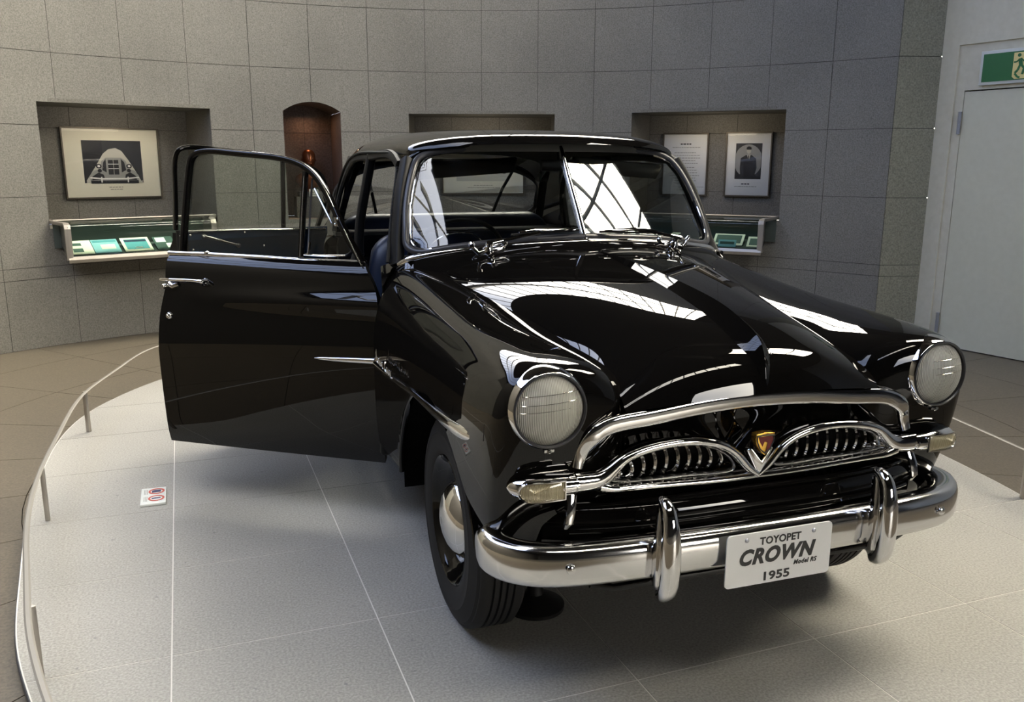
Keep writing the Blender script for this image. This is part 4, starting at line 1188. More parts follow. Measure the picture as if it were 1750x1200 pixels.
dl, DD, DN = door_frame((-.79, .80), 55, 1)
def edge_free(z): return float(np.interp(z, [.26, .45, .68, .83, .955, 1.085], [1.018, 1.012, 1.004, .986, .958, .972]))
def edge_hinge(z): return float(np.interp(z, [.26, .5, .75, .93, 1.0, 1.085], [-.010, -.032, -.038, -.024, .01, .07]))
zs = np.linspace(.262, 1.080, 60)
def crease(v, z): return .024 * max(0, 1 - v / .92) ** .6 * math.exp(-((z - .922) / .036) ** 2)
O = [[dl(edge_hinge(z) + (edge_free(z) - edge_hinge(z)) * v, off_f(z) + .004 * sin(pi * v) + crease(v, z), z) for v in np.linspace(0, 1, 26)] for z in zs]
I = [[dl(edge_hinge(z) + .02 + (edge_free(z) - edge_hinge(z) - .04) * v, off_f(z) - .060, z) for v in np.linspace(0, 1, 26)] for z in zs]
mb = MB(); mb.grid(O)
fd = mb.build('front_door', 'paint', car, smooth=True, angle=60, label='open front door on the left of the picture, swung out towards the camera')
mb = MB(); mb.grid(I); mb.build('inner_panel', 'trim', fd, smooth=True)
mb = MB()
for k in (0, -1): mb.grid([[O[i][k], I[i][k]] for i in range(len(zs))])
for k in (0, -1): mb.grid([[O[k][j], I[k][j]] for j in range(26)])
mb.build('door_edge', 'black', fd)
# belt moulding
mb = MB(); mb.bar([dl(u, -.066, z) for u, z in ((.978, 1.086), (.8, 1.086), (.53, 1.081), (.25, 1.072), (.078, 1.064))], .011, .010, N=tuple(DN), n=12); mb.build('belt_moulding', 'chrome', fd, smooth=True)
mb = MB(); mb.lathe([(.001, .01), (.012, .006), (.014, 0)], dl(.79, -.066, 1.092), (0, 0, 1), 12); mb.build('lock_button', 'chrome', fd, smooth=True)
def ow(z): return off_f(z) - .0
ft = [(.918, 1.094), (.925, 1.287), (.926, 1.44), (.915, 1.487), (.872, 1.506), (.715, 1.501), (.505, 1.482), (.352, 1.432), (.248, 1.315), (.17, 1.192), (.078, 1.068)]
fp = curve([dl(u, off_f(z) if z > 1.085 else -.078, z) for u, z in ft], 90)
mb = MB(); mb.bar(fp, .013, .016, N=tuple(DN), n=10, ex=3); mb.build('window_frame', 'paint', fd, smooth=True)
mb = MB(); cp = curve([dl(u, off_f(z) + .014, z) for u, z in ((.62, 1.505), (.505, 1.494), (.352, 1.444), (.242, 1.318), (.162, 1.192), (.068, 1.070))], 50)
mb.bar(cp, .0028, .003, N=tuple(DN), n=6); mb.build('frame_bright_edge', 'dullchrome', fd, smooth=True)
mb = MB(); mb.bar([dl(u, off_f(z) - .004, z) for u, z in ((.374, 1.428), (.368, 1.25), (.360, 1.088))], .013, .010, N=tuple(DN), n=8, ex=3); mb.build('division_bar', 'paint', fd, smooth=True)
mb = MB(); mb.bar([dl(u, off_f(z) + .008, z) for u, z in ((.372, 1.410), (.366, 1.25), (.358, 1.09))], .002, .003, N=tuple(DN), n=6); mb.build('division_bar_edge', 'dullchrome', fd, smooth=True)
# vent window
vt = [(.345, 1.396), (.336, 1.41), (.322, 1.398), (.28, 1.33), (.215, 1.24), (.150, 1.145), (.143, 1.115), (.165, 1.10), (.25, 1.097), (.335, 1.097)]
vp = [dl(u, off_f(z) - .012, z) for u, z in vt]
mb = MB(); mb.bar(vp, .004, .005, N=tuple(DN), n=8, closed=True); mb.build('vent_frame', 'gasket', fd, smooth=True)
mb = MB(); mb.slab(vp, DN, .003); mb.build('vent_pane', 'glass', fd)
mb = MB(); mb.bar([dl(.322, -.15, 1.36), dl(.232, -.115, 1.225)], .0042, .0042, N=tuple(DN), n=8); mb.build('vent_strip', 'chrome', fd, smooth=True)
mb = MB(); mb.box(dl(.205, off_f(1.23) + .006, 1.232), (.012, .006, .018), np.array([DD, DN, V(0, 0, 1)]).T)
mb.lathe([(.001, .012), (.005, .010), (.005, 0)], dl(.200, off_f(1.23) + .006, 1.244), DN, 10); mb.lathe([(.001, .012), (.005, .010), (.005, 0)], dl(.212, off_f(1.23) + .006, 1.222), DN, 10)
mb.build('vent_catch', 'chrome', fd, smooth=True, angle=40)
mb = MB(); mb.bar([dl(.337, -.085, 1.10), dl(.320, -.075, 1.105), dl(.315, -.078, 1.15)], .005, .005, N=tuple(DN), n=8); mb.bar([dl(.345, -.08, 1.098), dl(.26, -.08, 1.096), dl(.16, -.08, 1.100)], .004, .004, N=tuple(DN), n=8); mb.build('vent_lever', 'chrome', fd, smooth=True)
# main drop glass
gt = [(.360, 1.09), (.370, 1.43), (.50, 1.478), (.715, 1.497), (.870, 1.50), (.915, 1.48), (.920, 1.29), (.914, 1.09)]
mb = MB(); mb.slab([dl(u, off_f(z) - .002, z) for u, z in gt], DN, .004); mb.build('window_pane', 'glass', fd)
# outside handle, lock
mb = MB(); hz = .988
mb.bar([dl(.962, .026, hz), dl(.955, .032, hz), (dl(.90, .034, hz + .001)), dl(.80, .036, hz + .002), dl(.765, .036, hz + .001), dl(.752, .028, hz - .002)], [.003, .005, .006, .006, .007, .006], [.003, .005, .006, .006, .007, .006], N=tuple(DN), n=10)
mb.bar([dl(.760, -.02, hz - .004), dl(.760, .030, hz - .002)], .010, .010, N=(0, 0, 1), n=10)
mb.lathe([(.014, .0), (.018, .004), (.014, .012), (.012, .02)], dl(.765, -.008, hz - .010), DN, 16)
hd = mb.build('door_handle', 'chrome', fd, smooth=True)
mb = MB(); mb.lathe([(.001, .042), (.009, .042), (.011, .036), (.011, .0)], dl(.945, -.005, hz - .030), DN, 16); mb.bar([dl(.94, .0, hz - .022), dl(.915, .01, hz - .03), dl(.895, .0, hz - .022)], .010, .008, N=tuple(DN), n=8)
mb.bar([dl(.940, .01, hz), dl(.940, .01, hz - .03)], .004, .004, N=tuple(DN), n=6); mb.build('push_button', 'chrome', fd, smooth=True)
mb = MB(); mb.lathe([(.001, .012), (.009, .011), (.013, .008), (.015, 0)], dl(.937, off_f(.834), .834), DN, 20); mb.box(dl(.937, off_f(.834) + .012, .834), (.008, .003, .0018), np.array([DD * .7 + V(0, 0, .7), DN, V(0, 0, .7) - DD * .7]).T); mb.build('door_lock', 'chrome', fd, smooth=True)
# side spear on the door
mb = MB(); sp = [dl(u, off_f(z) + .004, z) for u, z in ((.262, .697), (.24, .697), (.18, .697), (.10, .699), (.02, .701), (-.022, .702))]
mb.bar(sp, [.001, .005, .0085, .011, .012, .012], [.001, .004, .007, .008, .009, .009], N=tuple(DN), n=12); mb.build('side_moulding', 'chrome', fd, smooth=True)

# rear door, hinged at its rear edge and also swung open; the inside faces the camera
rl, RD, RN = door_frame((-.80, 2.48), 70, -1)
O = [[rl(v * (.845 if z > .5 else .845 - .28 * ((.5 - z) / .24)), off_f(z), z) for v in np.linspace(0, 1, 16)] for z in np.linspace(.30, 1.12, 22)]
I = [[rl(.02 + v * (.805 if z > .5 else .805 - .28 * ((.5 - z) / .24)), off_f(min(z, 1.08)) - .065, z) for v in np.linspace(0, 1, 16)] for z in np.linspace(.30, 1.12, 22)]
mb = MB(); mb.grid(O); rd = mb.build('rear_door', 'paint', car, smooth=True, angle=60, label='open rear door on the left, its dark blue inside turned to the camera')
mb = MB(); mb.grid([[(I[i][j]) for j in range(16)] for i in range(22)]); ip = mb.build('inner_panel', 'trim', rd, smooth=True)
mb = MB()
for k in (0, -1): mb.grid([[O[i][k], I[i][k]] for i in range(22)])
for k in (0, -1): mb.grid([[O[k][j], I[k][j]] for j in range(16)])
mb.build('door_edge', 'black', rd)
mb = MB(); mb.box(rl(.822, -.155, 1.05), (.028, .003, .085), np.array([RD, RN, V(0, 0, 1)]).T)
mb.build('latch_plate', 'black', rd)
mb = MB()
for dz in (-.06, -.02, .02, .06): mb.lathe([(.001, .004), (.004, .002), (.004, 0)], rl(.835, -.160, 1.05 + dz), -RN, 8)
mb.build('latch_screws', 'dullchrome', rd)
mb = MB(); mb.bar([rl(.80, -.135, 1.128), rl(.45, -.135, 1.122), rl(.04, -.135, 1.105)], .006, .008, N=tuple(RN), n=8); mb.build('belt_strip', 'dullchrome', rd, smooth=True)
rf_ = [(.826, 1.136), (.834, 1.36), (.836, 1.475), (.822, 1.518), (.795, 1.531), (.605, 1.522), (.392, 1.501), (.229, 1.464), (.100, 1.425), (.042, 1.37), (.022, 1.252), (.046, 1.139), (.086, 1.02)]
mb = MB(); mb.bar(curve([rl(u, -.06 - (z - 1.08) * .3, z) for u, z in rf_], 80), .012, .014, N=tuple(RN), n=10, ex=3); mb.build('window_frame', 'paint', rd, smooth=True)
mb = MB(); mb.bar([rl(.289, -.19, 1.482), rl(.262, -.09, 1.118)], .013, .010, N=tuple(RN), n=8, ex=3); mb.build('division_bar', 'paint', rd, smooth=True)
mb = MB(); mb.slab([rl(u, -.06 - (z - 1.08) * .3, z) for u, z in rf_[:-1]], RN, .004); mb.build('window_pane', 'glass', rd)
mb = MB(); pa, pb = rl(.715, -.175, 1.100), rl(.547, -.175, 1.046)
mb.bar([pa, pb], .007, .006, N=tuple(RN), n=8); mb.lathe([(.001, .02), (.012, .018), (.014, .0)], pa + RN * .02, -RN, 12); mb.lathe([(.001, .02), (.012, .018), (.014, 0)], pb + RN * .02, -RN, 12); mb.build('pull_handle', 'dullchrome', rd, smooth=True)
mb = MB()
for u in (.78, .77, .50, .40): mb.lathe([(.001, .004), (.006, .002), (.007, 0)], rl(u, -.150, 1.108 if u in (.78, .50) else 1.035), -RN, 8)
mb.build('trim_buttons', 'dullchrome', rd, smooth=True)
# fix trim: hinges between front door and body
mb = MB()
for z in (.48, .86): mb.box((-.755, .775, z), (.03, .03, .035))
mb.build('door_hinge', 'black', car, bevel=.004)
# bulkhead side (door jamb) of the open front doorway
mb = MB(); mb.grid([[(-bodyx(z) + .012, .742, z), (-bodyx(z) + .05, .80, z), (-.66, .80, z)] for z in np.linspace(.375, 1.07, 12)]); mb.build('door_jamb', 'paint', car, smooth=True)

# ---- nose panel, gravel pan, grille cavity
mb = MB()
rows = []
for z, y in ((.862, -.585), (.80, -.555), (.70, -.545), (.64, -.555), (.612, -.595), (.60, -.625), (.585, -.640), (.55, -.648), (.50, -.645), (.44, -.625), (.38, -.58), (.34, -.52)):
    rows.append([(x, y + .10 * (abs(x) / .6) ** 3 * (1 if z < .62 else .3), z - .012 * (x / .5) ** 2) for x in np.linspace(-.60, .60, 25)])
mb.grid(surf(rows, 60, 40)); mb.build('nose_panel', 'paint', car, smooth=True, angle=60)
# folds of the gravel pan
for z, y in ((.605, -.632), (.545, -.662)):
    mb = MB(); mb.bar([(x, y + .10 * (abs(x) / .6) ** 3, z - .012 * (x / .5) ** 2) for x in np.linspace(-.54, .54, 30)], .007, .012, N=(0, -1, 0), n=8); mb.build('gravel_pan_fold', 'paint', car, smooth=True)
mb = MB()
for s in (-1, 1):
    mb.slab([(s * .06, -.552, .655), (s * .41, -.549, .655), (s * .40, -.549, .71), (s * .30, -.549, .74), (s * .17, -.549, .738), (s * .09, -.550, .70)], (0, -1, 0), .005)
mb.build('grille_cavity', 'cavity', car)
# chrome arch over the grille
ar = [(.523, .703), (.510, .745), (.490, .781), (.462, .802), (.42, .815), (.342, .822), (.17, .839), (0, .846)]
ac = curve([V(x, -.600 + (.012 if z < .75 else 0), z) for x, z in ar], 44)
pth = list(ac * V(-1, 1, 1)) + list(ac[::-1][1:])
wd = [.0155 + .008 * min(1, max(0, (p[2] - .71) / .08)) for p in pth]
mb = MB(); mb.bar(pth, wd, .013, N=[(0, -1, .0) for p in pth], n=20, ex=3.6); mb.build('grille_arch', 'chrome', car, smooth=True)
# grille bar with two oval openings meeting in a central v
GY = -.612
upper = [(.536, .684), (.47, .684), (.445, .694), (.413, .717), (.36, .738), (.27, .751), (.177, .747), (.11, .728), (.065, .697), (.035, .664), (.0, .636)]
lower = [(.47, .655), (.43, .645), (.40, .643), (.30, .640), (.16, .634), (.08, .632), (.0, .632)]
for s in (-1, 1):
    mb = MB(); u = curve([V(s * x, GY, z) for x, z in upper], 70)
    aw = [float(np.interp(abs(p[0]), [0, .05, .12, .27, .40, .45, .5, .54], [.011, .014, .0135, .0125, .014, .022, .0265, .027])) for p in u]
    uu = [V(p[0], p[1], p[2] - (float(np.interp(abs(p[0]), [.40, .47, .55], [0, .010, .014])))) for p in u]
    mb.bar(uu, aw, [.020] * 70, N=(0, -1, 0), n=16, ex=2.2)
    l = curve([V(s * x, GY, z) for x, z in lower], 40)
    mb.bar(l, [float(np.interp(abs(p[0]), [0, .06, .2, .42, .48], [.012, .011, .010, .011, .016])) for p in l], .018, N=(0, -1, 0), n=14, ex=2.2)
    gb = mb.build('grille_bar', 'chrome', car, smooth=True)
    # inner lip of the opening
    mb = MB(); lip = [(.425, .660), (.412, .695), (.36, .722), (.27, .736), (.178, .733), (.115, .712), (.075, .682), (.062, .655), (.09, .646), (.2, .649), (.38, .653)]
    mb.bar(curve([V(s * x, GY + .016, z) for x, z in lip + lip[:1]], 60), .005, .012, N=(0, -1, 0), n=8); mb.build('grille_lip', 'dullchrome', gb, smooth=True)
    for k in range(10):
        x = .105 + k * .0335
        zt_ = float(np.interp(x, [.075, .115, .178, .27, .36, .412], [.69, .714, .733, .737, .722, .695])) - .002
        mb = MB(); pts = [(s * (x + .004), -.566, .655), (s * x, -.590, .672), (s * (x - .001), -.598, (zt_ + .655) / 2), (s * (x + .001), -.592, zt_ - .012), (s * (x + .005), -.572, zt_ + .002)]
        mb.bar(curve(pts, 14), .0066, .011, N=(0, -1, 0), n=8); mb.build('grille_tooth', 'chrome', gb, smooth=True)
    # outer bright fillet shape inside of the oval
    mb = MB(); mb.bar([(s * .445, -.600, .665), (s * .415, -.590, .668), (s * .385, -.575, .660)], [.018, .011, .004], [.010, .010, .006], N=(0, -1, 0), n=10); mb.build('oval_fillet', 'chrome', gb, smooth=True)
    # signal lamp
    mb = MB(); xs = [.532, .56, .62, .66, .685, .700, .708]
    hh = [.0265, .0285, .032, .031, .026, .016, .004]
    mb.bar([(s * x, -.600 + .06 * max(0, x - .6) / .1 * .35, .668) for x in xs], hh, [.036, .038, .040, .038, .031, .018, .004], N=(0, -1, 0), n=24, ex=2.1)
    sl = mb.build('signal_lamp', 'chrome', car, smooth=True)
    mb = MB(); x0, x1 = .572, .690
    zc_ = .666
    outline = [(x0, zc_ + .024)] + [(x1 - .028 + .028 * cos(t), zc_ + .024 * sin(t)) for t in np.linspace(pi / 2, -pi / 2, 14)] + [(x0, zc_ - .024)]
    outline = [(x0, zc_ + .024), (x0 + .03, zc_ + .0245), (x0 + .06, zc_ + .0245)] + outline[1:-1] + [(x0 + .06, zc_ - .0245), (x0 + .03, zc_ - .0245), (x0, zc_ - .024)]
    yb = lambda x: -.636 + .02 * max(0, (x - .62) / .07) ** 2
    cx2 = sum(p[0] for p in outline) / len(outline)
    mb.grid([[V(s * (cx2 + (x - cx2) * f), yb(cx2 + (x - cx2) * f) - .010 * (1 - f * f), zc_ + (z - zc_) * f) for f in (1, .85, .55, .02)] for x, z in outline], closeu=True)
    mb.build('signal_lens', 'amber', sl, smooth=True)
    mb = MB(); mb.bar([V(s * x, yb(x) - .001, z) for x, z in outline], .003, .004, N=(0, -1, 0), n=6, closed=True); mb.build('lens_rim', 'chrome', sl, smooth=True)
    mb = MB(); mb.bar([(s * .537, -.600, .667), (s * .541, -.600, .667)], .0262, .0375, N=(0, -1, 0), n=24); mb.build('joint_ring', 'dullchrome', sl, smooth=True)
    # bracket strut under the lamp
    mb = MB(); mb.bar([(s * .538, -.600, .636), (s * .546, -.612, .60), (s * .552, -.614, .565), (s * .554, -.600, .548)], [.012, .013, .012, .006], .006, N=(0, -1, 0), n=10, ex=4); mb.build('lamp_bracket', 'chrome', car, smooth=True)
mb = MB(); mb.bar([(-.50, -.640, .400), (-.44, -.652, .385), (.44, -.652, .385), (.50, -.640, .400)], .008, .012, N=(0, 0, 1), n=8); mb.build('lower_valance', 'paint', car, smooth=True)
# centre v ornament and badge
mb = MB(); mb.slab([(-.042, GY - .016, .712), (-.030, GY - .024, .716), (0, GY - .028, .678), (.030, GY - .024, .716), (.042, GY - .016, .712), (.0, GY - .020, .634)], (0, -1, 0), .02)
mb.build('centre_vee', 'chrome', car, bevel=.004)
def badge(sc, y, dz=0): return [(x * sc, y, .732 + (z - .732) * sc + dz) for x, z in ((-.036, .766), (0, .770), (.036, .766), (.037, .745), (.028, .722), (.010, .698), (0, .690), (-.010, .698), (-.028, .722), (-.037, .745))]
bg = MB(); bg.slab(badge(.80, -.648), (0, -1, 0), .025); bo = bg.build('badge', 'gold', car, bevel=.002, label='shield badge in gold and maroon at the centre of the grille')
m2 = MB(); m2.slab([(x * .86, -.6495, .732 + (z - .732) * .86) for x, z in ((-.026, .755), (.026, .755), (.027, .742), (.016, .715), (.003, .703), (.008, .735), (-.004, .738), (-.010, .722), (-.020, .738))], (0, -1, 0), .002); m2.build('badge_enamel', 'maroon', bo)
m2 = MB(); m2.bar([(x * .84, y, .732 + (z - .732) * .84) for x, y, z in ((-.031, -.649, .757), (0, -.650, .760), (.031, -.649, .757), (.030, -.649, .738), (.018, -.649, .714), (0, -.650, .700), (-.018, -.649, .714), (-.030, -.649, .738))], .002, .0015, N=(0, -1, 0), n=6, closed=True); m2.build('badge_rim', 'ink', bo)

# ---- headlamps
for s in (-1, 1):
    c = V(s * .605, -.560, .868); ax = V(s * .03, -1, .02); ax /= np.linalg.norm(ax)
    mb = MB(); mb.lathe([(.106, -.030), (.109, -.012), (.1095, .004), (.108, .022), (.1035, .040), (.0975, .052), (.0945, .056), (.0915, .055), (.0905, .050), (.0905, .042)], c, ax, 72)
    hl = mb.build('headlamp', 'chrome', car, smooth=True, angle=75)
    mb = MB(); mb.lathe([(.0960, .0585), (.0925, .0600), (.0895, .0570), (.0890, .046)], c, ax, 72); mb.build('rim_ring', 'gasket', hl, smooth=True)
    mb = MB(); mb.lathe([(.0885, .045), (.085, .038), (.070, .010), (.050, -.012), (.028, -.024), (.010, -.028), (.0006, -.029)], c, ax, 48); mb.build('lamp_bowl', 'reflector', hl, smooth=True, angle=80)
    mb = MB(); mb.lathe([(.0898, .048), (.080, .0575), (.062, .066), (.040, .072), (.020, .0745), (.0006, .0755)], c, ax, 64); mb.build('lamp_lens', 'lens', hl, smooth=True, angle=80)
    mb = MB(); mb.lathe([(.0006, .030), (.012, .028), (.016, .018), (.015, .0), (.010, -.02)], c, ax, 20); mb.build('bulb_shield', 'chrome', hl, smooth=True)
    mb = MB()
    for dz in (.004, .022, .044):
        w2 = math.sqrt(.086 ** 2 - dz ** 2); mb.bar([c + ax * (float(np.interp(math.hypot(x, dz), [0, .02, .04, .062, .08, .0898], [.0755, .0745, .072, .066, .0575, .048])) + .0008) + V(x, 0, dz + .004 * x / .08) for x in np.linspace(-w2, w2, 13)], .0007, .0005, N=tuple(ax), n=6)
    mb.build('lens_ribs', 'reflector', hl, smooth=True)
    mb = MB(); mb.box(c + ax * .045 + V(0, 0, -.1055), (.013, .006, .0035)); mb.lathe([(.001, .004), (.005, .003), (.006, -.004)], c + ax * .052 + V(0, 0, -.108), V(0, -.6, -.8), 12); mb.build('rim_clip', 'dullchrome', hl, smooth=True)

# ---- front bumper, overriders, number plate
BP = [(-.752, -.455), (-.762, -.50), (-.757, -.555), (-.725, -.612), (-.65, -.668), (-.50, -.702), (-.25, -.716), (0, -.720)]
bpc = curve([V(x, y, 0) for x, y in BP], 70)
bpath = [V(p[0], p[1], 0) for p in bpc] + [V(-p[0], p[1], 0) for p in bpc[::-1][1:]]
prof = [(-.082, .494), (-.072, .508), (-.050, .518), (-.026, .521), (-.010, .517), (-.001, .506), (.003, .492), (.004, .478), (.004, .465), (.003, .440), (.0, .424), (-.006, .415), (-.018, .410), (-.030, .412), (-.030, .420), (-.012, .424), (-.006, .440), (-.005, .49), (-.018, .505), (-.05, .505), (-.074, .494)]
mb = MB(); rows = []
for i, p in enumerate(bpath):
    t = bpath[min(i + 1, len(bpath) - 1)] - bpath[max(i - 1, 0)]; t /= np.linalg.norm(t); nrm = V(t[1], -t[0], 0)
    e = 1.0
    lift = .012 + .030 * (abs(p[0]) / .84) ** 3 * 0
    k = min(1, (min(i, len(bpath) - 1 - i) + 1) / 5) ** .5
    rows.append([p + nrm * o + V(0, 0, .466 + (z - .466) * (.55 + .45 * k) + lift) for o, z in prof])
mb.grid(rows, closev=True)
for r in (rows[0], rows[-1]): mb.add(r, [tuple(range(len(r)))])
bu = mb.build('front_bumper', 'brushed', car, smooth=True, angle=50)
for s in (-1, 1):
    mb = MB(); mb.lathe([(.001, .007), (.007, .0065), (.0115, .004), (.0125, 0)], (s * .580, -.700, .482), (s * -.03, -1, 0), 20); mb.build('bumper_bolt', 'chrome', bu, smooth=True)
    mb = MB(); g = [(-.688, .628), (-.712, .632), (-.733, .618), (-.748, .585), (-.756, .54), (-.758, .48), (-.754, .43), (-.742, .398), (-.722, .388), (-.700, .395)]
    gpth = curve([V(s * .335, y, z) for y, z in g], 40)
    wv = [float(np.interp(i / 39, [0, .06, .2, .4, .6, .8, .93, 1], [.004, .014, .020, .026, .027, .026, .020, .005])) for i in range(40)]
    mb.bar(gpth, [w for w in wv], [min(w, .020) for w in wv], N=[(0, -1, .01) if .2 < i / 39 < .85 else ((0, -.5, 1) if i / 39 <= .2 else (0, -.5, -1)) for i in range(40)], n=16, ex=2.3)
    og = mb.build('overrider', 'chrome', car, smooth=True, angle=70)
    mb = MB(); mb.bar([(s * .335, -.705, .62), (s * .335, -.722, .56), (s * .335, -.727, .50), (s * .335, -.725, .42), (s * .335, -.700, .395)], [.012, .026, .033, .031, .012], .016, N=(0, -1, 0), n=12, ex=3); mb.build('overrider_base', 'chrome', og, smooth=True)
    mb = MB(); mb.box((s * .335, -.66, .47), (.02, .05, .02)); mb.build('bumper_bracket', 'black', bu)
pl_ = MB(); T_ = .006
def rrect(x0, x1, z0, z1, y, r=.012):
    out = []
    for cx, cz2, a in ((x1 - r, z1 - r, 0), (x0 + r, z1 - r, pi / 2), (x0 + r, z0 + r, pi), (x1 - r, z0 + r, 1.5 * pi)):
        out += [(cx + r * cos(a + t), y, cz2 + r * sin(a + t)) for t in np.linspace(0, pi / 2, 6)]
    return out
PY = -.742
pl_.slab(rrect(-.163, .163, .378, .526, PY), (0, -1, 0), .004)
np2 = pl_.build('number_plate', 'plate', car, label='white number plate with black lettering on the front bumper')
for x in (-.104, .104):
    mb = MB(); mb.lathe([(.001, .004), (.005, .003), (.0065, 0)], (x, PY, .508), (0, -1, 0), 12); mb.build('screw', 'hinge', np2, smooth=True)
    mb = MB(); mb.box((x, PY + .012, .49), (.01, .01, .02)); mb.build('plate_bracket', 'black', np2)
def lettering(txt, x, z, size, width, bold=0.0, shear=0.0, y=PY, mat='platetext', parent=None, name='lettering'):
    cu = bpy.data.curves.new(name, 'FONT'); cu.body = txt; cu.size = size; cu.align_x = 'CENTER'; cu.offset = bold; cu.shear = shear; cu.extrude = .0004; cu.resolution_u = 4; cu.space_character = 1.12 if shear else 1.04
    ob = bpy.data.objects.new(name, cu); COL.objects.link(ob)
    dg = bpy.context.evaluated_depsgraph_get(); me = bpy.data.meshes.new_from_object(ob.evaluated_get(dg))
    bpy.data.objects.remove(ob); vs = np.array([v.co[:] for v in me.vertices]); w = vs[:, 0].max() - vs[:, 0].min(); k = width / w; xm = (vs[:, 0].max() + vs[:, 0].min()) / 2
    mb = MB(); mb.add([(x + (v[0] - xm) * k, y - .0008 - v[2], z + v[1]) for v in vs], [tuple(p.vertices) for p in me.polygons])
    bpy.data.meshes.remove(me)
    me2 = bpy.data.meshes.new(name); org = ORG[parent.name]; me2.from_pydata((np.array(mb.v) - org).tolist(), [], mb.f); me2.materials.append(M_[mat])
    o = bpy.data.objects.new(name, me2); COL.objects.link(o); o.parent = parent; return o
lettering('TOYOPET', .0, .4905, .0285, .128, .0008, 0, parent=np2)
lettering('CROWN', -.005, .4395, .058, .236, .0026, .28, parent=np2)
lettering('Model RS', .083, .4185, .0185, .074, .0005, .25, parent=np2)
lettering('1955', -.005, .387, .033, .080, .0009, 0, parent=np2)

# ---- wheels
def wheel(x, y, s, front=True):
    t = None
    mb = MB(); c = V(x, y, .345); ax = V(s, 0, 0)
    prof = [(.205, -.078), (.215, -.086), (.26, -.092), (.30, -.089), (.327, -.075), (.338, -.066), (.344, -.060)]
    tread = [(.345, h) for h in (-.050, -.034, -.030, -.012, -.008, .008, .012, .030, .034, .050)]
    gro = [(.345, -.050), (.345, -.036), (.337, -.034), (.337, -.030), (.345, -.028), (.345, -.014), (.337, -.012), (.337, -.008), (.345, -.006), (.345, .006), (.337, .008), (.337, .012), (.345, .014), (.345, .028), (.337, .030), (.337, .034), (.345, .036), (.345, .050)]
    out_ = [(.342, .062), (.334, .070), (.330, .0705), (.322, .078), (.318, .0785), (.300, .088), (.285, .0905), (.281, .0925), (.277, .0905), (.255, .092), (.228, .088), (.215, .084), (.205, .076)]
    mb.lathe(prof + gro + out_, c, ax, 96)
    ty = mb.build('tyre', 'rubber', car, smooth=True, angle=35)
    mb = MB(); mb.lathe([(.208, .074), (.211, .080), (.207, .084), (.201, .080), (.197, .068), (.190, .062), (.184, .050), (.176, .046), (.168, .030), (.160, .012), (.150, .002), (.135, .004), (.120, .020), (.104, .030), (.08, .032), (.04, .034), (.001, .034)], c, ax, 72)
    rm = mb.build('wheel_rim', 'paint', car, smooth=True, angle=45)
    mb = MB()
    for k in range(8):
        a = 2 * pi * k / 8; mb.lathe([(.001, .004), (.013, .003), (.016, -.004)], c + V(s * .012, .158 * 0 + .146 * cos(a), .146 * sin(a)), ax, 12)
    mb.build('rim_holes', 'cavity', rm)
    mb = MB(); mb.lathe([(.128, .016), (.135, .028), (.133, .038), (.128, .042), (.126, .047), (.121, .051), (.119, .056), (.114, .064), (.100, .077), (.078, .089), (.050, .098), (.022, .103), (.001, .104)], c, ax, 72)
    hc = mb.build('hub_cap', 'chrome', car, smooth=True, angle=50)
    mb = MB(); mb.lathe([(.001, .0015), (.012, .001), (.0125, 0)], c + ax * .1025, ax, 20); mb.build('hub_badge', 'dullchrome', hc, smooth=True)
wheel(-.632, 0, -1); wheel(.632, 0, 1); wheel(-.67, 2.53, -1); wheel(.67, 2.53, 1)
mb = MB(); mb.bar([(-.6, 0, .345), (.6, 0, .345)], .03, .03, N=(0, 0, 1), n=8); mb.bar([(-.6, 2.53, .345), (.6, 2.53, .345)], .035, .035, N=(0, 0, 1), n=8); mb.build('axles', 'black', car)

# ---- left fender spear and script
sp = [(-.812, .735, .701), (-.806, .55, .708), (-.797, .35, .722), (-.789, .15, .735), (-.784, -.02, .741), (-.778, -.18, .746), (-.766, -.335, .752), (-.752, -.42, .759), (-.744, -.455, .762)]
for s in (1, -1):
    pth = curve([V(-s * p[0] * -1 * -1, p[1], p[2]) if s < 0 else V(p[0], p[1], p[2]) for p in sp], 50)
    aw = [float(np.interp(i / 49, [0, .5, .7, .9, .97, 1], [.010, .010, .016, .021, .014, .002])) for i in range(50)]
    mb = MB(); mb.bar(pth, aw, [w * .55 for w in aw], N=(-s, -.05, 0), n=14, ex=2.2); mb.build('side_spear', 'chrome', car, smooth=True)
mb = MB(); rr = random.Random(4)
yy = .60
pts = []
for i, (dy, dz) in enumerate(((0, .0), (-.012, .045), (-.02, .01), (-.035, .0), (-.04, .022), (-.052, .0), (-.062, .02), (-.072, .0), (-.082, .018), (-.09, .0), (-.10, .018), (-.112, .004), (-.125, .02), (-.135, .0), (-.15, .004))):
    pts.append((-.826, yy + dy, .745 + dz))
mb.bar(curve(pts, 60), .0025, .002, N=(-1, 0, 0), n=6)
pts = [(-.823, yy - .17 + dy, .745 + dz) for dy, dz in ((-.0, .030), (.012, .02), (.0, .0), (-.02, .0), (-.03, .018), (-.04, .0), (-.055, .018), (-.06, .0), (-.075, .018), (-.085, .0), (-.10, .022), (-.105, .0), (-.125, .004))]
mb.bar(curve(pts, 60), .0025, .002, N=(-1, 0, 0), n=6); mb.build('script_badge', 'chrome', car, smooth=True)

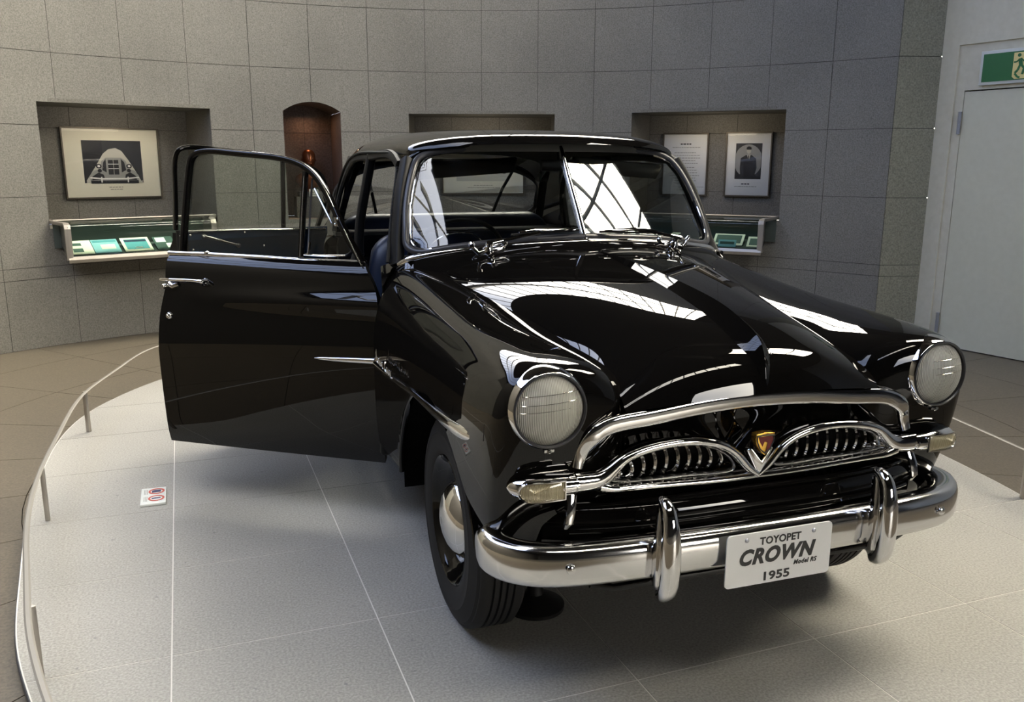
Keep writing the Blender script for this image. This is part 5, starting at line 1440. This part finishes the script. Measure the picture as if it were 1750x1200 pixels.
# ---- wipers
for s in (-1, 1):
    q0 = V(s * .392, .590, 1.140)
    mb = MB(); mb.lathe([(.001, .040), (.013, .040), (.015, .030), (.010, .024), (.017, .016), (.022, .006), (.023, -.006)], q0, (0, -.55, .83), 20)
    for dx in (-1, 1):
        mb.bar([q0 + V(dx * .012, -.006, .004), q0 + V(dx * .040, -.006, .000 + .006 * dx * -s), q0 + V(dx * .058, -.004, .012), q0 + V(dx * .064, -.002, .026)], [.007, .010, .008, .007], [.007, .010, .008, .007], N=(0, -1, .3), n=8)
        mb.lathe([(.001, .014), (.010, .009), (.012, -.004), (.001, -.012)], q0 + V(dx * .064, -.002, .026), (dx * .5, -.3, .8), 12)
    wb = mb.build('wiper_pivot', 'chrome', car, smooth=True, angle=50)
    a = q0 + V(.012 if s < 0 else .030, -.008, .030)
    P3 = [a, a + V(.11, .0, .020), a + V(.24, .0, .044)] if s < 0 else [a, a + V(-.12, -.004, .024), a + V(-.24, -.008, .036)]
    mb = MB(); mb.bar([a + V(-.014, 0, -.008), a, P3[0] * .6 + P3[1] * .4], [.008, .013, .009], .009, N=(0, -.8, .6), n=10, ex=3)
    mb.bar([P3[0] * .6 + P3[1] * .4, P3[1], P3[1] * .35 + P3[2] * .65], [.006, .0055, .007], .006, N=(0, -.8, .6), n=8)
    mb.build('wiper_arm', 'chrome', wb, smooth=True)
    sgn = 1 if s < 0 else -1
    mb = MB(); c0 = P3[2] + V(-sgn * .03, 0, .004)
    mb.bar([c0 + V(-sgn * .10, .002, -.012), c0 + V(-sgn * .04, -.002, .0), c0, c0 + V(sgn * .06, 0, -.002), c0 + V(sgn * .13, .002, -.004)], [.003, .006, .009, .006, .003], .005, N=(0, -.8, .6), n=8)
    mb.build('wiper_bridge', 'chrome', wb, smooth=True)
    mb = MB(); mb.bar([c0 + V(-sgn * .13, .010, -.020), c0 + V(sgn * .15, .010, -.008)], .0035, .006, N=(0, -.8, .6), n=6); mb.build('wiper_blade', 'rubber', wb)

# ---- interior
def cushion(name, x0, x1, prof, mat='leather', n=24, nx=60, parent=car):
    """prof: closed outline (y,z); rounded at both ends along x"""
    mb = MB(); pr = curve([V(0, y, z) for y, z in prof + prof[:1]], 60)[:-1]; c = pr.mean(0)
    rows = []
    for u in np.linspace(0, 1, nx):
        e = min(u, 1 - u) * (x1 - x0) / .16
        f = 1 if e >= 1 else math.sqrt(max(0, 1 - (1 - e) ** 2)) * .5 + .5 if e > 0 else .45
        rows.append([V(x0 + (x1 - x0) * u, c[1] + (p[1] - c[1]) * f, c[2] + (p[2] - c[2]) * f) for p in pr])
    mb.grid(rows, closev=True); mb.add(rows[0], [tuple(range(59))]); mb.add(rows[-1], [tuple(range(59))])
    return mb.build(name, mat, parent, smooth=True, angle=70)
cushion('front_seat', -.66, .66, [(1.16, .58), (1.15, .46), (1.20, .40), (1.60, .38), (1.72, .42), (1.72, .50), (1.62, .56), (1.35, .60)])
cushion('front_seat_back', -.66, .66, [(1.56, .56), (1.58, .50), (1.66, .50), (1.72, .60), (1.80, .95), (1.80, 1.08), (1.76, 1.12), (1.70, 1.12), (1.65, 1.05), (1.60, .80)])
cushion('rear_seat', -.66, .66, [(2.10, .58), (2.08, .46), (2.14, .40), (2.55, .38), (2.62, .46), (2.60, .56), (2.3, .60)])
cushion('rear_seat_back', -.68, .68, [(2.52, .56), (2.56, .50), (2.66, .50), (2.72, .62), (2.83, 1.04), (2.83, 1.13), (2.78, 1.155), (2.70, 1.155), (2.66, 1.10), (2.58, .80)])
mb = MB(); rows = [[(x, y, z) for x in np.linspace(-.68, .68, 12)] for y, z in ((.70, 1.10), (.80, 1.105), (.90, 1.10), (.96, 1.075), (.97, 1.03), (.95, .90), (.92, .80))]
mb.grid(surf(rows, 30, 20)); dash = mb.build('dashboard', 'black', car, smooth=True)
mb = MB(); mb.slab([(-.70, .80, .30), (.70, .80, .30), (.70, 2.5, .30), (-.70, 2.5, .30)], (0, 0, 1), .02); mb.build('cabin_floor', 'black', car)
sc_ = V(-.37, 1.14, 1.045); sn = V(0, .86, .5); sn /= np.linalg.norm(sn)
mb = MB(); e1 = V(1, 0, 0); e2 = np.cross(sn, e1)
mb.bar([sc_ + e1 * .215 * cos(t) + e2 * .215 * sin(t) for t in np.linspace(0, 2 * pi, 49)[:-1]], .010, .010, N=tuple(sn), n=10, closed=True)
for a in (radians(90), radians(210), radians(330)): mb.bar([sc_ - sn * .02, sc_ + (e1 * cos(a) + e2 * sin(a)) * .21], .008, .004, N=tuple(sn), n=8)
mb.bar([sc_ - sn * .01, sc_ - sn * .45], .018, .018, N=(1, 0, 0), n=10)
sw = mb.build('steering_wheel', 'black', car, smooth=True)
mb = MB(); mb.bar([sc_ + sn * .012 + e1 * .14 * cos(t) + e2 * .14 * sin(t) for t in np.linspace(0, 2 * pi, 41)[:-1]], .004, .004, N=tuple(sn), n=8, closed=True); mb.lathe([(.001, .02), (.025, .015), (.03, 0)], sc_, sn, 20); mb.build('horn_ring', 'chrome', sw, smooth=True)
mb = MB(); mb.bar([(.045 - .085, .965, 1.455), (.045 + .085, .965, 1.455)], .024, .012, N=(0, -1, 0), n=12, ex=3); mb.bar([(.04, .97, 1.46), (.03, .95, 1.51)], .005, .005, N=(0, -1, 0), n=8)
mb.build('rear_view_mirror', 'black', car, smooth=True)
for s in (-1, 1):
    mb = MB(); P = [[(s * (.14 + .42 * u), 1.00 + .05 * v + .03 * u, 1.49 - .03 * u - .055 * v) for u in np.linspace(0, 1, 6)] for v in (0, 1)]
    mb.grid(P); mb.build('sun_visor', 'lining', car, solid=.016, smooth=True)
# jack stand under the front axle
js = thing('axle_stand', 'black axle stand with a round foot under the nose of the car', 'stand', (-.42, -.02, 0))
mb = MB(); mb.lathe([(.10, 0), (.10, .012), (.085, .02), (.03, .05), (.022, .09), (.022, .20), (.05, .205), (.05, .235), (.001, .235)], (-.42, -.02, 0.0), (0, 0, 1), 32); mb.build('stand_body', 'black', js, smooth=True, angle=40)
